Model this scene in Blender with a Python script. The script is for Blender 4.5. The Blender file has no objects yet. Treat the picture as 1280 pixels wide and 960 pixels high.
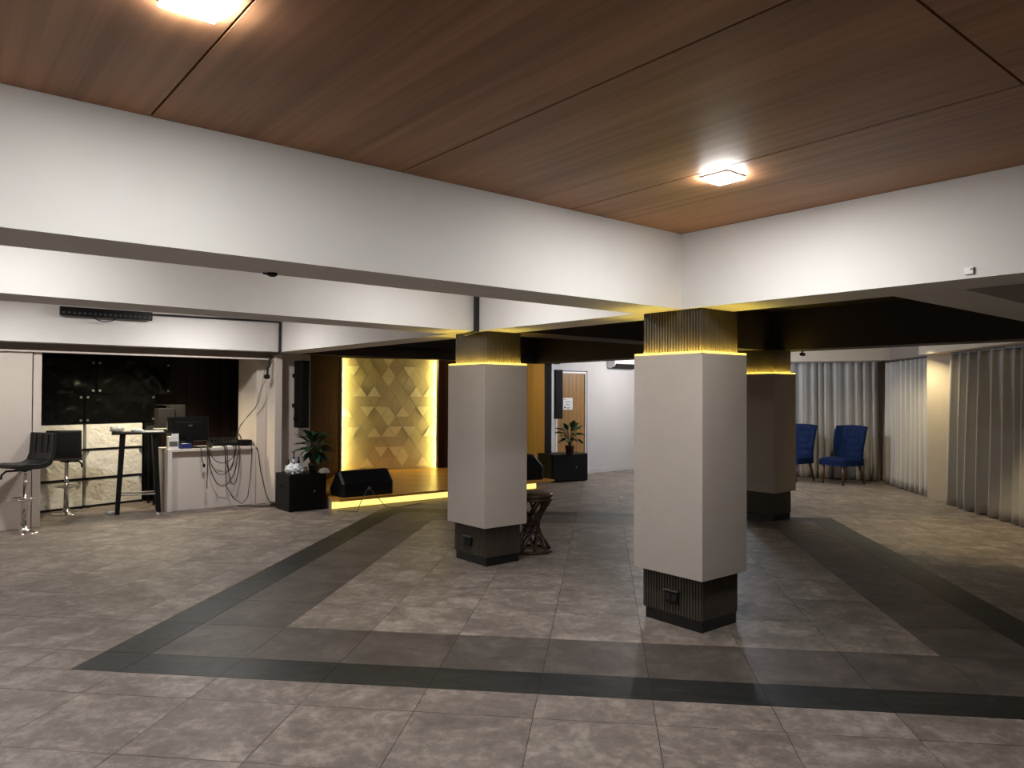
import bpy, bmesh, math, random
from mathutils import Vector, Matrix, noise

random.seed(7)
sc = bpy.context.scene
COL = sc.collection
PI = math.pi

# ------------------------------------------------------------------ frames
H = 1.59                                    # eye height
A_BEAM = 0.885119                           # beam grid: direction U measured from +Y
A_TILE = 0.1205366                          # floor pattern
UX, UY = math.sin(A_BEAM), math.cos(A_BEAM)
OX, OY = 1.2722, 4.9780                     # front corner of the nearest column
ROT_U = math.atan2(UY, UX)                  # local x = U, local y = V
ROT_F = -A_TILE


def W(u, v, z=0.0):
    return Vector((OX + UX * u - UY * v, OY + UY * u + UX * v, z))


def WF(fx, fy, z=0.0):
    c, s = math.cos(A_TILE), math.sin(A_TILE)
    return Vector((c * fx + s * fy, -s * fx + c * fy, z))


# ------------------------------------------------------------------ camera
PITCH, ROLL = 0.014546, 0.0041845
cp, sp, cr, sr = math.cos(PITCH), math.sin(PITCH), math.cos(ROLL), math.sin(ROLL)
fwd = Vector((0, cp, sp))
r0 = Vector((1, 0, 0))
u0 = r0.cross(fwd)
right = r0 * cr + u0 * sr
up = u0 * cr - r0 * sr
cam_d = bpy.data.cameras.new('camera')
cam = bpy.data.objects.new('camera', cam_d)
COL.objects.link(cam)
cam_d.sensor_width = 36.0
cam_d.lens = 929.9 / 1280 * 36.0
cam_d.clip_end = 100
M = Matrix((right, up, -fwd)).transposed().to_4x4()
M.translation = Vector((0, 0, H))
cam.matrix_world = M
sc.camera = cam

# ------------------------------------------------------------------ world, light, exposure
wd = bpy.data.worlds.new('world')
sc.world = wd
wd.use_nodes = True
wd.node_tree.nodes['Background'].inputs[0].default_value = (0.5, 0.55, 0.65, 1)
wd.node_tree.nodes['Background'].inputs[1].default_value = 0.05
sc.view_settings.view_transform = 'Standard'
sc.view_settings.look = 'None'
sc.view_settings.exposure = 0.0
sc.view_settings.gamma = 1.0
sc.view_settings.use_curve_mapping = False

LAMP = 400.0            # radiance of the square ceiling LEDs
STRIP = 95.0            # radiance of the yellow LED tape


def light(kind, name, loc, energy, color, **kw):
    d = bpy.data.lights.new(name, kind)
    d.energy = energy
    d.color = color
    for k, v in kw.items():
        setattr(d, k, v)
    o = bpy.data.objects.new(name, d)
    COL.objects.link(o)
    o.location = loc
    return o


# warm downlights of the curtain aisle, set in the ceiling behind the dark beam
light('SPOT', 'aisle_spot', WF(4.35, 8.75, 2.42), 130, (1.0, 0.80, 0.47), spot_size=1.55, spot_blend=0.6, shadow_soft_size=0.04)
light('SPOT', 'aisle_spot', W(7.55, 1.85, 2.40), 75, (1.0, 0.82, 0.5), spot_size=2.4, spot_blend=0.7, shadow_soft_size=0.04)
light('SPOT', 'aisle_spot', W(8.3, 3.1, 2.40), 45, (1.0, 0.86, 0.62), spot_size=2.5, spot_blend=0.7, shadow_soft_size=0.04)
# cool lamp in the rear aisle and lamp in front of the door wall
light('POINT', 'rear_lamp', W(6.6, 4.9, 2.36), 95, (0.72, 0.82, 1.0), shadow_soft_size=0.1)
light('POINT', 'door_lamp', W(7.4, 6.3, 2.36), 70, (1.0, 0.95, 0.92), shadow_soft_size=0.1)
# added fill light for side wall and deck, hidden by the dark front beam
light('POINT', 'stage_fill', W(4.1, 7.9, 2.2), 17, (1.0, 0.80, 0.46), shadow_soft_size=0.06)
# lamp inside the equipment alcove, behind the sliding panel
light('SPOT', 'alcove_lamp', W(-1.45, 8.10, 2.12), 125, (1.0, 0.84, 0.55), spot_size=2.6, spot_blend=0.8, shadow_soft_size=0.06)


# ------------------------------------------------------------------ materials
def S(v):
    return tuple(((c / 255) / 12.92 if c / 255 <= 0.04045 else ((c / 255 + 0.055) / 1.055) ** 2.4) for c in v)


class NT:
    def __init__(self, name):
        self.m = bpy.data.materials.new(name)
        self.m.use_nodes = True
        self.t = self.m.node_tree
        self.b = self.t.nodes['Principled BSDF']

    def n(self, typ, **kw):
        o = self.t.nodes.new(typ)
        for k, v in kw.items():
            if k.startswith('i_'):
                key = k[2:]
                o.inputs[int(key) if key.isdigit() else key].default_value = v
            else:
                setattr(o, k, v)
        return o

    def l(self, a, b):
        self.t.links.new(a, b)

    def ramp(self, fac, stops):
        r = self.n('ShaderNodeValToRGB')
        els = r.color_ramp.elements
        while len(els) < len(stops):
            els.new(0.5)
        for e, (p, c) in zip(els, stops):
            e.position = p
            e.color = (*c, 1)
        self.l(fac, r.inputs[0])
        return r.outputs[0]

    def coords(self, space='object', scale=(1, 1, 1), rot=(0, 0, 0), per_object=False):
        if space == 'object':
            src = self.n('ShaderNodeTexCoord').outputs['Object']
        else:
            src = self.n('ShaderNodeNewGeometry').outputs['Position']
        if per_object:
            oi = self.n('ShaderNodeObjectInfo')
            mul = self.n('ShaderNodeMath', operation='MULTIPLY', i_1=37.0)
            self.l(oi.outputs['Random'], mul.inputs[0])
            add = self.n('ShaderNodeVectorMath', operation='ADD')
            self.l(src, add.inputs[0])
            self.l(mul.outputs[0], add.inputs[1])
            src = add.outputs[0]
        mp = self.n('ShaderNodeMapping')
        mp.inputs['Scale'].default_value = scale
        mp.inputs['Rotation'].default_value = rot
        self.l(src, mp.inputs[0])
        return mp.outputs[0]

    def noise(self, vec, scale, detail=4, rough=0.55, dist=0.0):
        n = self.n('ShaderNodeTexNoise')
        n.inputs['Scale'].default_value = scale
        n.inputs['Detail'].default_value = detail
        n.inputs['Roughness'].default_value = rough
        n.inputs['Distortion'].default_value = dist
        self.l(vec, n.inputs['Vector'])
        return n.outputs['Fac']

    def bump(self, h, strength=0.2, dist=0.01):
        b = self.n('ShaderNodeBump')
        b.inputs['Strength'].default_value = strength
        b.inputs['Distance'].default_value = dist
        self.l(h, b.inputs['Height'])
        self.l(b.outputs[0], self.b.inputs['Normal'])

    def set(self, **kw):
        for k, v in kw.items():
            self.b.inputs[k.replace('_', ' ')].default_value = v
        return self


def plain(name, col, rough=0.5, metal=0.0, var=0.12, scale=6.0, bump=0.0, bscale=60.0, **kw):
    """a colour with faint mottling"""
    a = NT(name)
    v = a.coords()
    f = a.noise(v, scale, 3)
    lo = tuple(c * (1 - var) for c in col)
    hi = tuple(min(1, c * (1 + var)) for c in col)
    a.l(a.ramp(f, [(0.3, lo), (0.7, hi)]), a.b.inputs['Base Color'])
    a.set(Roughness=rough, Metallic=metal)
    if bump:
        a.bump(a.noise(v, bscale, 2), bump, 0.004)
    for k, x in kw.items():
        a.b.inputs[k.replace('_', ' ')].default_value = x
    return a.m


def emit(name, col, strength):
    a = NT(name)
    a.set(Base_Color=(*col, 1), Roughness=0.4)
    a.b.inputs['Emission Color'].default_value = (*col, 1)
    a.b.inputs['Emission Strength'].default_value = strength
    return a.m


def tile_mat(name, stops, veins=False, rough=0.46):
    a = NT(name)
    v = a.coords('world', per_object=True)
    f1 = a.noise(v, 3.4, 10, 0.68, 0.5)
    f2 = a.noise(v, 16.0, 9, 0.7, 0.4)
    mx = a.n('ShaderNodeMix', data_type='FLOAT', i_0=0.42)
    a.l(f1, mx.inputs[2])
    a.l(f2, mx.inputs[3])
    col = a.ramp(mx.outputs[0], stops)
    if veins:
        v2 = a.coords('world', scale=(1.0, 5.5, 1.0), rot=(0, 0, 0.55), per_object=True)
        f3 = a.noise(v2, 3.2, 7, 0.6, 1.2)
        col2 = a.ramp(f3, [(0.48, (0.0, 0.0, 0.0)), (0.68, (0.014, 0.016, 0.016))])
        ad = a.n('ShaderNodeMix', data_type='RGBA', blend_type='ADD')
        ad.inputs[0].default_value = 1.0
        a.l(col, ad.inputs[6])
        a.l(col2, ad.inputs[7])
        col = ad.outputs[2]
    a.l(col, a.b.inputs['Base Color'])
    rr = a.n('ShaderNodeMapRange')
    rr.inputs[3].default_value = rough - 0.07
    rr.inputs[4].default_value = rough + 0.12
    a.l(f2, rr.inputs[0])
    a.l(rr.outputs[0], a.b.inputs['Roughness'])
    a.b.inputs['Specular IOR Level'].default_value = 0.28
    a.bump(f2, 0.06, 0.004)
    return a.m


def wood_mat(name, dark, light_, along='Y', fine=26.0, rough=0.45, per_object=True, bump=0.05, spec=0.5):
    a = NT(name)
    sc_ = {'X': (0.55, fine, fine), 'Y': (fine, 0.55, fine), 'Z': (fine, fine, 0.55)}[along]
    v = a.coords(scale=sc_, per_object=per_object)
    f = a.noise(v, 1.0, 6, 0.62, 0.3)
    sc2 = tuple(x * 0.16 if x > 1 else x * 0.5 for x in sc_)
    g = a.noise(a.coords(scale=sc2, per_object=per_object), 1.0, 3, 0.5)
    mx = a.n('ShaderNodeMix', data_type='FLOAT', i_0=0.45)
    a.l(f, mx.inputs[2])
    a.l(g, mx.inputs[3])
    a.l(a.ramp(mx.outputs[0], [(0.32, dark), (0.7, light_)]), a.b.inputs['Base Color'])
    a.set(Roughness=rough)
    a.b.inputs['Specular IOR Level'].default_value = spec
    a.bump(f, bump, 0.003)
    return a.m


def weave_mat(name, col, rough=0.85, sc_=420.0, var=0.1):
    a = NT(name)
    v = a.coords()
    f = a.noise(v, 5, 4)
    w1 = a.noise(a.coords(scale=(sc_ * 0.06, sc_ * 0.06, sc_)), 1.0, 2)
    w2 = a.noise(a.coords(scale=(sc_, sc_, sc_ * 0.06)), 1.0, 2)
    ad = a.n('ShaderNodeMath', operation='ADD')
    a.l(w1, ad.inputs[0])
    a.l(w2, ad.inputs[1])
    ad2 = a.n('ShaderNodeMath', operation='MULTIPLY_ADD', i_1=0.35, i_2=0.0)
    a.l(ad.outputs[0], ad2.inputs[0])
    ad3 = a.n('ShaderNodeMath', operation='MULTIPLY_ADD', i_1=0.3)
    a.l(f, ad3.inputs[0])
    a.l(ad2.outputs[0], ad3.inputs[2])
    lo = tuple(c * (1 - var) for c in col)
    hi = tuple(min(1, c * (1 + var)) for c in col)
    a.l(a.ramp(ad3.outputs[0], [(0.3, lo), (0.7, hi)]), a.b.inputs['Base Color'])
    a.set(Roughness=rough)
    a.bump(ad.outputs[0], 0.12, 0.002)
    return a.m


MAT = dict(
    beam=plain('painted_plaster', (0.74, 0.725, 0.70), 0.7, var=0.03, scale=2.0, bump=0.04, bscale=25),
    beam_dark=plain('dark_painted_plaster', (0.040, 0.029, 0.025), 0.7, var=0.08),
    wall=plain('warm_white_paint', (0.67, 0.595, 0.535), 0.6, var=0.03, scale=1.5, bump=0.03),
    wall_grey=plain('cool_grey_paint', (0.56, 0.55, 0.55), 0.6, var=0.03, scale=1.5, bump=0.03),
    fascia=plain('recess_shade_taupe', (0.30, 0.25, 0.22), 0.6, var=0.05),  # darkened taupe, the shade of the recess is in the colour
    cream=plain('cream_paint', (0.66, 0.58, 0.46), 0.6, var=0.03),
    grout=plain('grout', (0.035, 0.031, 0.028), 0.9),
    tile=tile_mat('grey_stone_tile', [(0.36, (0.100, 0.083, 0.072)), (0.50, (0.188, 0.158, 0.139)), (0.64, (0.365, 0.318, 0.282))]),
    tile_mid=tile_mat('dark_taupe_tile', [(0.36, (0.044, 0.036, 0.033)), (0.5, (0.078, 0.066, 0.060)), (0.64, (0.135, 0.115, 0.105))]),
    slate=tile_mat('slate_strip', [(0.35, (0.007, 0.0078, 0.0078)), (0.65, (0.016, 0.0175, 0.0175))], True, 0.42),
    ceil_wood=wood_mat('brown_ceiling_veneer', (0.20, 0.085, 0.036), (0.47, 0.235, 0.112), 'Y', 22.0, 0.55),
    ceil_gap=plain('black_gap', (0.008, 0.006, 0.005), 0.9),
    ceil_plain=plain('brown_grey_plaster', (0.24, 0.21, 0.18), 0.8, var=0.05),  # even grey-brown tone of the alcove ceiling
    panel=weave_mat('beige_linen_panel', (0.43, 0.385, 0.345)),
    flute=plain('bronze_fluted_cladding', (0.050, 0.040, 0.031), 0.42, var=0.1),
    plinth=plain('black_gloss_plinth', (0.008, 0.008, 0.008), 0.22),
    black=plain('matt_black', (0.004, 0.004, 0.0045), 0.5, Specular_IOR_Level=0.25),
    black_soft=plain('black_leatherette', (0.005, 0.005, 0.0055), 0.42, bump=0.15, bscale=180),
    grille=plain('black_speaker_grille', (0.003, 0.003, 0.003), 0.7, bump=0.5, bscale=500, Specular_IOR_Level=0.2),
    chrome=plain('chrome', (0.75, 0.75, 0.76), 0.12, 1.0, var=0.02),
    steel=plain('dull_steel', (0.45, 0.44, 0.42), 0.35, 1.0, var=0.05),
    vinyl=plain('black_vinyl', (0.0035, 0.0035, 0.0035), 0.22, Specular_IOR_Level=0.22, bump=0.25, bscale=9),
    wrap=plain('white_plastic_wrap', (0.78, 0.76, 0.70), 0.3, bump=0.5, bscale=40, var=0.08),
    desk=plain('white_laminate', (0.72, 0.66, 0.62), 0.45, var=0.02),
    alcove_wood=wood_mat('dark_walnut_plank', (0.018, 0.008, 0.006), (0.040, 0.017, 0.012), 'Z', 30, 0.5),
    stage_wood=wood_mat('brown_wall_plank', (0.024, 0.0095, 0.0052), (0.060, 0.0245, 0.0125), 'Z', 30, 0.85, spec=0.03),
    honey_wood=wood_mat('honey_oak_veneer', (0.235, 0.122, 0.034), (0.34, 0.185, 0.060), 'Z', 30, 0.45),
    amber_wood=wood_mat('amber_wall_veneer', (0.60, 0.37, 0.13), (0.76, 0.50, 0.20), 'Z', 30, 0.7, spec=0.05),
    deck=wood_mat('stage_deck_boards', (0.58, 0.27, 0.045), (0.80, 0.41, 0.085), 'X', 14, 0.26),
    stage_fascia=plain('stage_fascia_paint', (0.42, 0.36, 0.24), 0.5),
    gold=plain('champagne_panel', (0.56, 0.475, 0.29), 0.5, var=0.07, scale=3),
    gold_hi=plain('pale_champagne_panel', (0.80, 0.72, 0.48), 0.5, var=0.04, scale=3),
    curtain=weave_mat('grey_linen_curtain', (0.48, 0.465, 0.44), 0.9, 300, 0.07),
    rail=plain('dark_rail', (0.03, 0.025, 0.022), 0.5),
    blue=plain('royal_blue_velvet', (0.002, 0.0125, 0.060), 0.7, var=0.3, scale=14, bump=0.1, bscale=120, Specular_IOR_Level=0.15),
    chair_leg=wood_mat('brown_chair_leg', (0.06, 0.022, 0.01), (0.13, 0.05, 0.022), 'Z', 30, 0.4),
    rattan=plain('dark_rattan', (0.042, 0.017, 0.010), 0.45, var=0.3, scale=25),
    rattan_top=plain('brown_stool_top', (0.055, 0.028, 0.014), 0.4, var=0.2, scale=12),
    leaf=plain('deep_green_leaf', (0.010, 0.050, 0.020), 0.4, var=0.35, scale=9),
    leaf2=plain('olive_green_leaf', (0.040, 0.085, 0.022), 0.4, var=0.4, scale=9),
    stem=plain('plant_stem', (0.05, 0.04, 0.02), 0.7),
    soil=plain('potting_soil', (0.02, 0.014, 0.01), 0.95, bump=0.5, bscale=90),
    pot=plain('black_pot', (0.010, 0.009, 0.008), 0.4),
    pot2=plain('dark_maroon_pot', (0.035, 0.012, 0.010), 0.4),
    bag=plain('pale_blue_plastic', (0.80, 0.86, 0.95), 0.25, bump=0.5, bscale=40),
    white=plain('white_plastic', (0.78, 0.77, 0.75), 0.35, var=0.02),
    paper=plain('white_paper', (0.80, 0.80, 0.79), 0.7, var=0.02),
    ink=plain('blue_grey_ink', (0.18, 0.20, 0.30), 0.7),
    ink_dark=plain('dark_ink', (0.06, 0.08, 0.10), 0.7),
    ink_red=plain('red_ink', (0.30, 0.08, 0.08), 0.7),
    bluebox=plain('blue_packaging', (0.02, 0.03, 0.16), 0.4, var=0.5, scale=30),
    grey=plain('dark_grey_board', (0.011, 0.010, 0.0095), 0.7),
    cable=plain('black_cable', (0.010, 0.010, 0.010), 0.5),
    cable_grey=plain('grey_cable', (0.10, 0.095, 0.09), 0.5),
    lamp=emit('led_diffuser', (1.0, 0.985, 0.96), LAMP),
    tape=emit('yellow_led_tape', (1.0, 0.74, 0.11), STRIP),
    tape_edge=emit('yellow_led_edge', (1.0, 0.86, 0.30), 52.0),
    tape_stage=emit('yellow_led_stage', (1.0, 0.80, 0.22), 1.3),
    lamp_far=emit('led_diffuser_far', (1.0, 0.985, 0.96), LAMP * 0.8),
    lamp_alcove=emit('led_diffuser_alcove', (1.0, 0.975, 0.94), LAMP * 1.25),
    lens=plain('light_bar_lens', (0.07, 0.07, 0.075), 0.15),
)


# ------------------------------------------------------------------ mesh helpers
class MB:
    def __init__(self):
        self.bm = bmesh.new()

    def poly(self, pts, faces):
        vs = [self.bm.verts.new(p) for p in pts]
        for f in faces:
            try:
                self.bm.faces.new([vs[i] for i in f])
            except ValueError:
                pass
        return self

    def box(self, x0, y0, z0, x1, y1, z1):
        p = [(x0, y0, z0), (x1, y0, z0), (x1, y1, z0), (x0, y1, z0), (x0, y0, z1), (x1, y0, z1), (x1, y1, z1), (x0, y1, z1)]
        self.poly(p, [(0, 3, 2, 1), (4, 5, 6, 7), (0, 1, 5, 4), (1, 2, 6, 5), (2, 3, 7, 6), (3, 0, 4, 7)])
        return self

    def prism(self, pts, z0, z1):
        """pts counter-clockwise (x, y)"""
        n = len(pts)
        p = [(x, y, z0) for x, y in pts] + [(x, y, z1) for x, y in pts]
        f = [tuple(range(n - 1, -1, -1)), tuple(range(n, 2 * n))]
        f += [(i, (i + 1) % n, (i + 1) % n + n, i + n) for i in range(n)]
        self.poly(p, f)
        return self

    def extrude_x(self, prof, x0, x1):
        """profile of (y, z) pushed along x"""
        n = len(prof)
        p = [(x0, y, z) for y, z in prof] + [(x1, y, z) for y, z in prof]
        f = [tuple(range(n - 1, -1, -1)), tuple(range(n, 2 * n))]
        f += [(i, (i + 1) % n, (i + 1) % n + n, i + n) for i in range(n)]
        self.poly(p, f)
        return self

    def lathe(self, prof, n=20, c=(0, 0, 0)):
        """profile of (r, z), bottom to top, closed at both ends"""
        rings = []
        for r, z in prof:
            rings.append([self.bm.verts.new((c[0] + r * math.cos(2 * PI * k / n), c[1] + r * math.sin(2 * PI * k / n), c[2] + z)) for k in range(n)])
        for a, b in zip(rings, rings[1:]):
            for k in range(n):
                self.bm.faces.new((a[k], a[(k + 1) % n], b[(k + 1) % n], b[k]))
        self.bm.faces.new(rings[0][::-1])
        self.bm.faces.new(rings[-1])
        return self

    def tube(self, pts, r, n=8, close=False):
        pts = [Vector(p) for p in pts]
        rr = r if isinstance(r, (list, tuple)) else [r] * len(pts)
        rings, prev = [], None
        m = len(pts)
        for i, p in enumerate(pts):
            if close:
                d = (pts[(i + 1) % m] - pts[i - 1])
            else:
                d = (pts[min(i + 1, m - 1)] - pts[max(i - 1, 0)])
            d.normalize()
            if prev is None:
                a = d.orthogonal().normalized()
            else:
                a = (prev - d * prev.dot(d))
                a = a.normalized() if a.length > 1e-6 else d.orthogonal().normalized()
            prev = a
            b = d.cross(a)
            rings.append([self.bm.verts.new(p + (a * math.cos(2 * PI * k / n) + b * math.sin(2 * PI * k / n)) * rr[i]) for k in range(n)])
        pairs = list(zip(rings, rings[1:])) + ([(rings[-1], rings[0])] if close else [])
        for a, b in pairs:
            for k in range(n):
                self.bm.faces.new((a[k], a[(k + 1) % n], b[(k + 1) % n], b[k]))
        if not close:
            self.bm.faces.new(rings[0][::-1])
            self.bm.faces.new(rings[-1])
        return self

    def grid(self, fn, nx, ny):
        g = [[self.bm.verts.new(fn(i / nx, j / ny)) for i in range(nx + 1)] for j in range(ny + 1)]
        for j in range(ny):
            for i in range(nx):
                self.bm.faces.new((g[j][i], g[j][i + 1], g[j + 1][i + 1], g[j + 1][i]))
        return self

    def blob(self, c, r, seed=0, amp=0.3, sub=3, sq=(1, 1, 1), freq=2.2, floor=None):
        t = bmesh.ops.create_icosphere(self.bm, subdivisions=sub, radius=1.0)
        for v in t['verts']:
            d = v.co.normalized()
            k = 1 + amp * noise.noise(d * freq + Vector((seed * 3.1, seed * 1.7, seed)))
            q = Vector((d.x * sq[0], d.y * sq[1], d.z * sq[2])) * r * k
            v.co = Vector(c) + q
            if floor is not None and v.co.z < floor:
                v.co.z = floor
        return self

    def mesh(self, name, smooth=False):
        bmesh.ops.recalc_face_normals(self.bm, faces=self.bm.faces[:])
        me = bpy.data.meshes.new(name)
        self.bm.to_mesh(me)
        self.bm.free()
        if smooth:
            for p in me.polygons:
                p.use_smooth = True
        return me

    def build(self, name, mat, parent=None, loc=(0, 0, 0), rz=0.0, smooth=False, bevel=0.0, solid=0.0):
        o = bpy.data.objects.new(name, self.mesh(name, smooth))
        COL.objects.link(o)
        o.data.materials.append(MAT[mat] if isinstance(mat, str) else mat)
        o.location = loc
        o.rotation_euler = (0, 0, rz)
        if parent:
            o.parent = parent
        if solid:
            s = o.modifiers.new('solid', 'SOLIDIFY')
            s.thickness = solid
        if bevel:
            b = o.modifiers.new('bevel', 'BEVEL')
            b.width = bevel
            b.segments = 2
            b.limit_method = 'ANGLE'
        return o


def tag(o, label=None, cat=None, group=None, kind=None):
    if label:
        o['label'] = label
    if cat:
        o['category'] = cat
    if group:
        o['group'] = group
    if kind:
        o['kind'] = kind
    return o


def thing(name, label, cat, loc=(0, 0, 0), rz=0.0, group=None, kind=None):
    o = bpy.data.objects.new(name, None)
    o.empty_display_size = 0.1
    COL.objects.link(o)
    o.location = loc
    o.rotation_euler = (0, 0, rz)
    return tag(o, label, cat, group, kind)


def struct(name, mb, mat, loc=(0, 0, 0), rz=0.0, **kw):
    return tag(mb.build(name, mat, None, loc, rz, **kw), kind='structure')


def copy_tree(o, parent=None):
    c = o.copy()
    COL.objects.link(c)
    if parent:
        c.parent = parent
    for ch in list(o.children):
        copy_tree(ch, c)
    return c


O3 = W(0, 0)          # origin of the beam frame


def ubox(name, u0, v0, z0, u1, v1, z1, mat, **kw):
    """a piece of the setting squared to the beams"""
    return struct(name, MB().box(u0, v0, z0, u1, v1, z1), mat, O3, ROT_U, **kw)


# ------------------------------------------------------------------ shell: floor, walls, ceiling, beams
ZB, ZC = 2.18, 2.692
floor = struct('floor', MB().box(-13, -6, -0.2, 12, 22, -0.004), 'grout')

tile_meshes = {}
tiles = []


def tile_piece(x0, x1, y0, y1, mat):
    tiles.append((x0, x1, y0, y1, mat))


def edges(a, b, seams):
    e = [a] + [s for s in seams if a + 0.02 < s < b - 0.02] + [b]
    return list(zip(e, e[1:]))


GX = [-2.735 + 0.6 * k for k in range(-12, 16)]
GY = [3.07 + 0.6 * k for k in range(-9, 27)]
for x0, x1 in edges(-9.3, 5.4, GX):
    for y0, y1 in edges(-1.7, 3.97, GY):
        tile_piece(x0, x1, y0, y1, 'tile')
for x0, x1 in edges(-9.3, -3.035, GX) + edges(-3.035, 2.965, GX) + edges(2.965, 5.4, GX):
    for y0, y1 in edges(10.17, 18.6, GY):
        tile_piece(x0, x1, y0, y1, 'tile')
for x0, x1 in edges(-9.3, -3.035, GX) + edges(2.965, 5.4, GX):
    for y0, y1 in edges(3.97, 10.17, GY):
        tile_piece(x0, x1, y0, y1, 'tile')
for y0, y1 in edges(3.97, 10.17, GY):
    tile_piece(-3.035, -2.735, y0, y1, 'slate')
    tile_piece(2.665, 2.965, y0, y1, 'slate')
for x0, x1 in edges(-2.735, 2.665, GX):
    tile_piece(x0, x1, 3.97, 4.27, 'slate')
    tile_piece(x0, x1, 9.87, 10.17, 'slate')
    tile_piece(x0, x1, 4.27, 4.87, 'tile_mid')
    tile_piece(x0, x1, 9.27, 9.87, 'tile_mid')
for y0, y1 in edges(4.87, 9.27, GY):
    tile_piece(-2.735, -2.135, y0, y1, 'tile_mid')
    tile_piece(2.065, 2.665, y0, y1, 'tile_mid')
    for x0, x1 in edges(-2.135, 2.065, GX):
        tile_piece(x0, x1, y0, y1, 'tile')


def uv_of(p):
    dx, dy = p.x - OX, p.y - OY
    return dx * UX + dy * UY, -dx * UY + dy * UX


def tile_kept(t):
    p = WF((t[0] + t[1]) / 2, (t[2] + t[3]) / 2)
    u, v = uv_of(p)
    if u < -6.5 or v < -5.1 or v > 9.7 or (t[0] + t[1]) / 2 > 5.45:
        return None
    if v > 7.8 and u > 0.4 or (v > 7.6 and u > -0.1 and u < 0.6):
        return None
    if 0.7 < u < 4.2 and v > 6.9:
        return None
    d = p - Vector((0, 0, H))
    z = d.dot(fwd)
    if z < 0.5:
        return (0, t, p)
    x, y = 640 + 929.9 * d.dot(right) / z, 480 - 929.9 * d.dot(up) / z
    seen = -60 < x < 1340 and y < 1010
    area = (t[1] - t[0]) * (t[3] - t[2]) / z ** 3
    return (area if seen else 0, t, p)


kept = [k for k in map(tile_kept, tiles) if k]
kept.sort(key=lambda k: -k[0])
rest = {}
GAP = 0.0019
for i, (area, t, p) in enumerate(kept):
    w, d = round(t[1] - t[0], 3), round(t[3] - t[2], 3)
    if i < 285 and area > 0:
        key = (w, d, t[4])
        if key not in tile_meshes:
            me = MB().box(-w / 2 + GAP, -d / 2 + GAP, -0.009, w / 2 - GAP, d / 2 - GAP, 0.0).mesh('floor_tile')
            me.materials.append(MAT[t[4]])
            tile_meshes[key] = me
        o = bpy.data.objects.new('floor_tile', tile_meshes[key])
        COL.objects.link(o)
        o.location = (p.x, p.y, random.uniform(-0.0007, 0.0))
        o.rotation_euler = (0, 0, ROT_F)
        o.parent = floor
    else:
        b = rest.setdefault(t[4], MB())
        b.box(t[0] + GAP, t[2] + GAP, -0.009, t[1] - GAP, t[3] - GAP, 0.0)
for m_, b in rest.items():
    tag(b.build('floor_tile', m_, floor, (0, 0, 0), ROT_F), kind='stuff')

# walls
ubox('wall_left', -6.6, -5.2, 0, -6.4, 7.5, 2.8, 'wall')
ubox('wall_back', -6.6, -5.4, 0, 2.6, -5.2, 2.8, 'wall')
struct('wall_right', MB().box(5.55, -6, 0, 5.75, 14.6, 2.8), 'wall', (0, 0, 0), ROT_F)
# rear aisle: wall behind the far curtain, from the door wall to the window corner
a_, b_ = Vector((2.75, 16.55, 0)), Vector((7.5, 14.03, 0))
d_ = b_ - a_
struct('wall_rear', MB().box(0, 0, 0, d_.length, 0.15, 2.8), 'wall', a_, math.atan2(d_.y, d_.x))
# door wall in two runs beside the door opening, and the piece above
DW = 7.70
ubox('wall_door', 5.47, DW, 0, 5.76, DW + 0.15, 2.8, 'wall_grey')
ubox('wall_door', 6.61, DW, 0, 8.6, DW + 0.15, 2.8, 'wall_grey')
ubox('wall_door', 5.76, DW, 2.06, 6.61, DW + 0.15, 2.8, 'wall_grey')
ubox('baseboard_door', 6.63, DW - 0.012, 0, 8.5, DW, 0.10, 'wall_grey')
# alcove front: bulkhead face panel, sliding leaf, jamb, pilasters
ubox('wall_alcove', -6.4, 7.34, 0, -2.96, 7.42, 2.085, 'wall')
ubox('trim_jamb', -2.945, 7.36, 0, -2.862, 7.46, 2.085, 'wall')
ubox('trim_fascia', -6.4, 7.40, 2.09, 0.02, 7.46, 2.19, 'fascia')
ubox('trim_track', -6.4, 7.30, 2.072, 0.02, 7.42, 2.092, 'wall')
ubox('wall_pilaster', -0.19, 7.60, 0, -0.05, 8.35, 2.19, 'wall', bevel=0.004)
ubox('wall_pilaster', -0.05, 7.26, 0, 0.055, 7.90, 2.19, 'wall', bevel=0.004)
ubox('wall_stage_side', 0.055, 7.42, 0, 0.55, 7.60, 2.40, 'wall')
ubox('wall_alcove_end', -4.0, 7.46, 0, -3.9, 9.75, 2.3, 'wall')
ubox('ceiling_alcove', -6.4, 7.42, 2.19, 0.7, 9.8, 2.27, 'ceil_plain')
aw = ubox('wall_alcove_back', -4.0, 9.68, 0, 0.7, 9.85, 2.3, 'alcove_wood')
for k in range(26):
    x = -3.95 + k * 0.178
    MB().box(0.003, -0.022, 0, 0.170, 0.0, 2.19).build('wall_plank', 'alcove_wood', aw, (x, 9.68, 0))

# stage recess walls
BA, BB = Vector((-3.171, 13.77, 0)), Vector((-1.465, 14.43, 0))
BD = (BB - BA).normalized()
ROT_B = math.atan2(BD.y, BD.x)
P1, P2 = W(0.55, 7.42), W(5.19, 7.40)
BE = BB + BD * 1.87


def plank_wall(name, a, b, mat, width=0.115, z0=0.0, z1=2.30, flip=1):
    d = b - a
    L, r = d.length, math.atan2(d.y, d.x)
    w = struct(name, MB().box(0, 0.02 * flip, z0, L, 0.14 * flip, z1), 'grout', a, r)
    n = max(1, round(L / width))
    for k in range(n):
        MB().box(0.004, 0.0, z0, L / n - 0.004, 0.022 * flip, z1).build('wall_plank', mat, w, (k * L / n, 0, 0))
    return w


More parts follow.
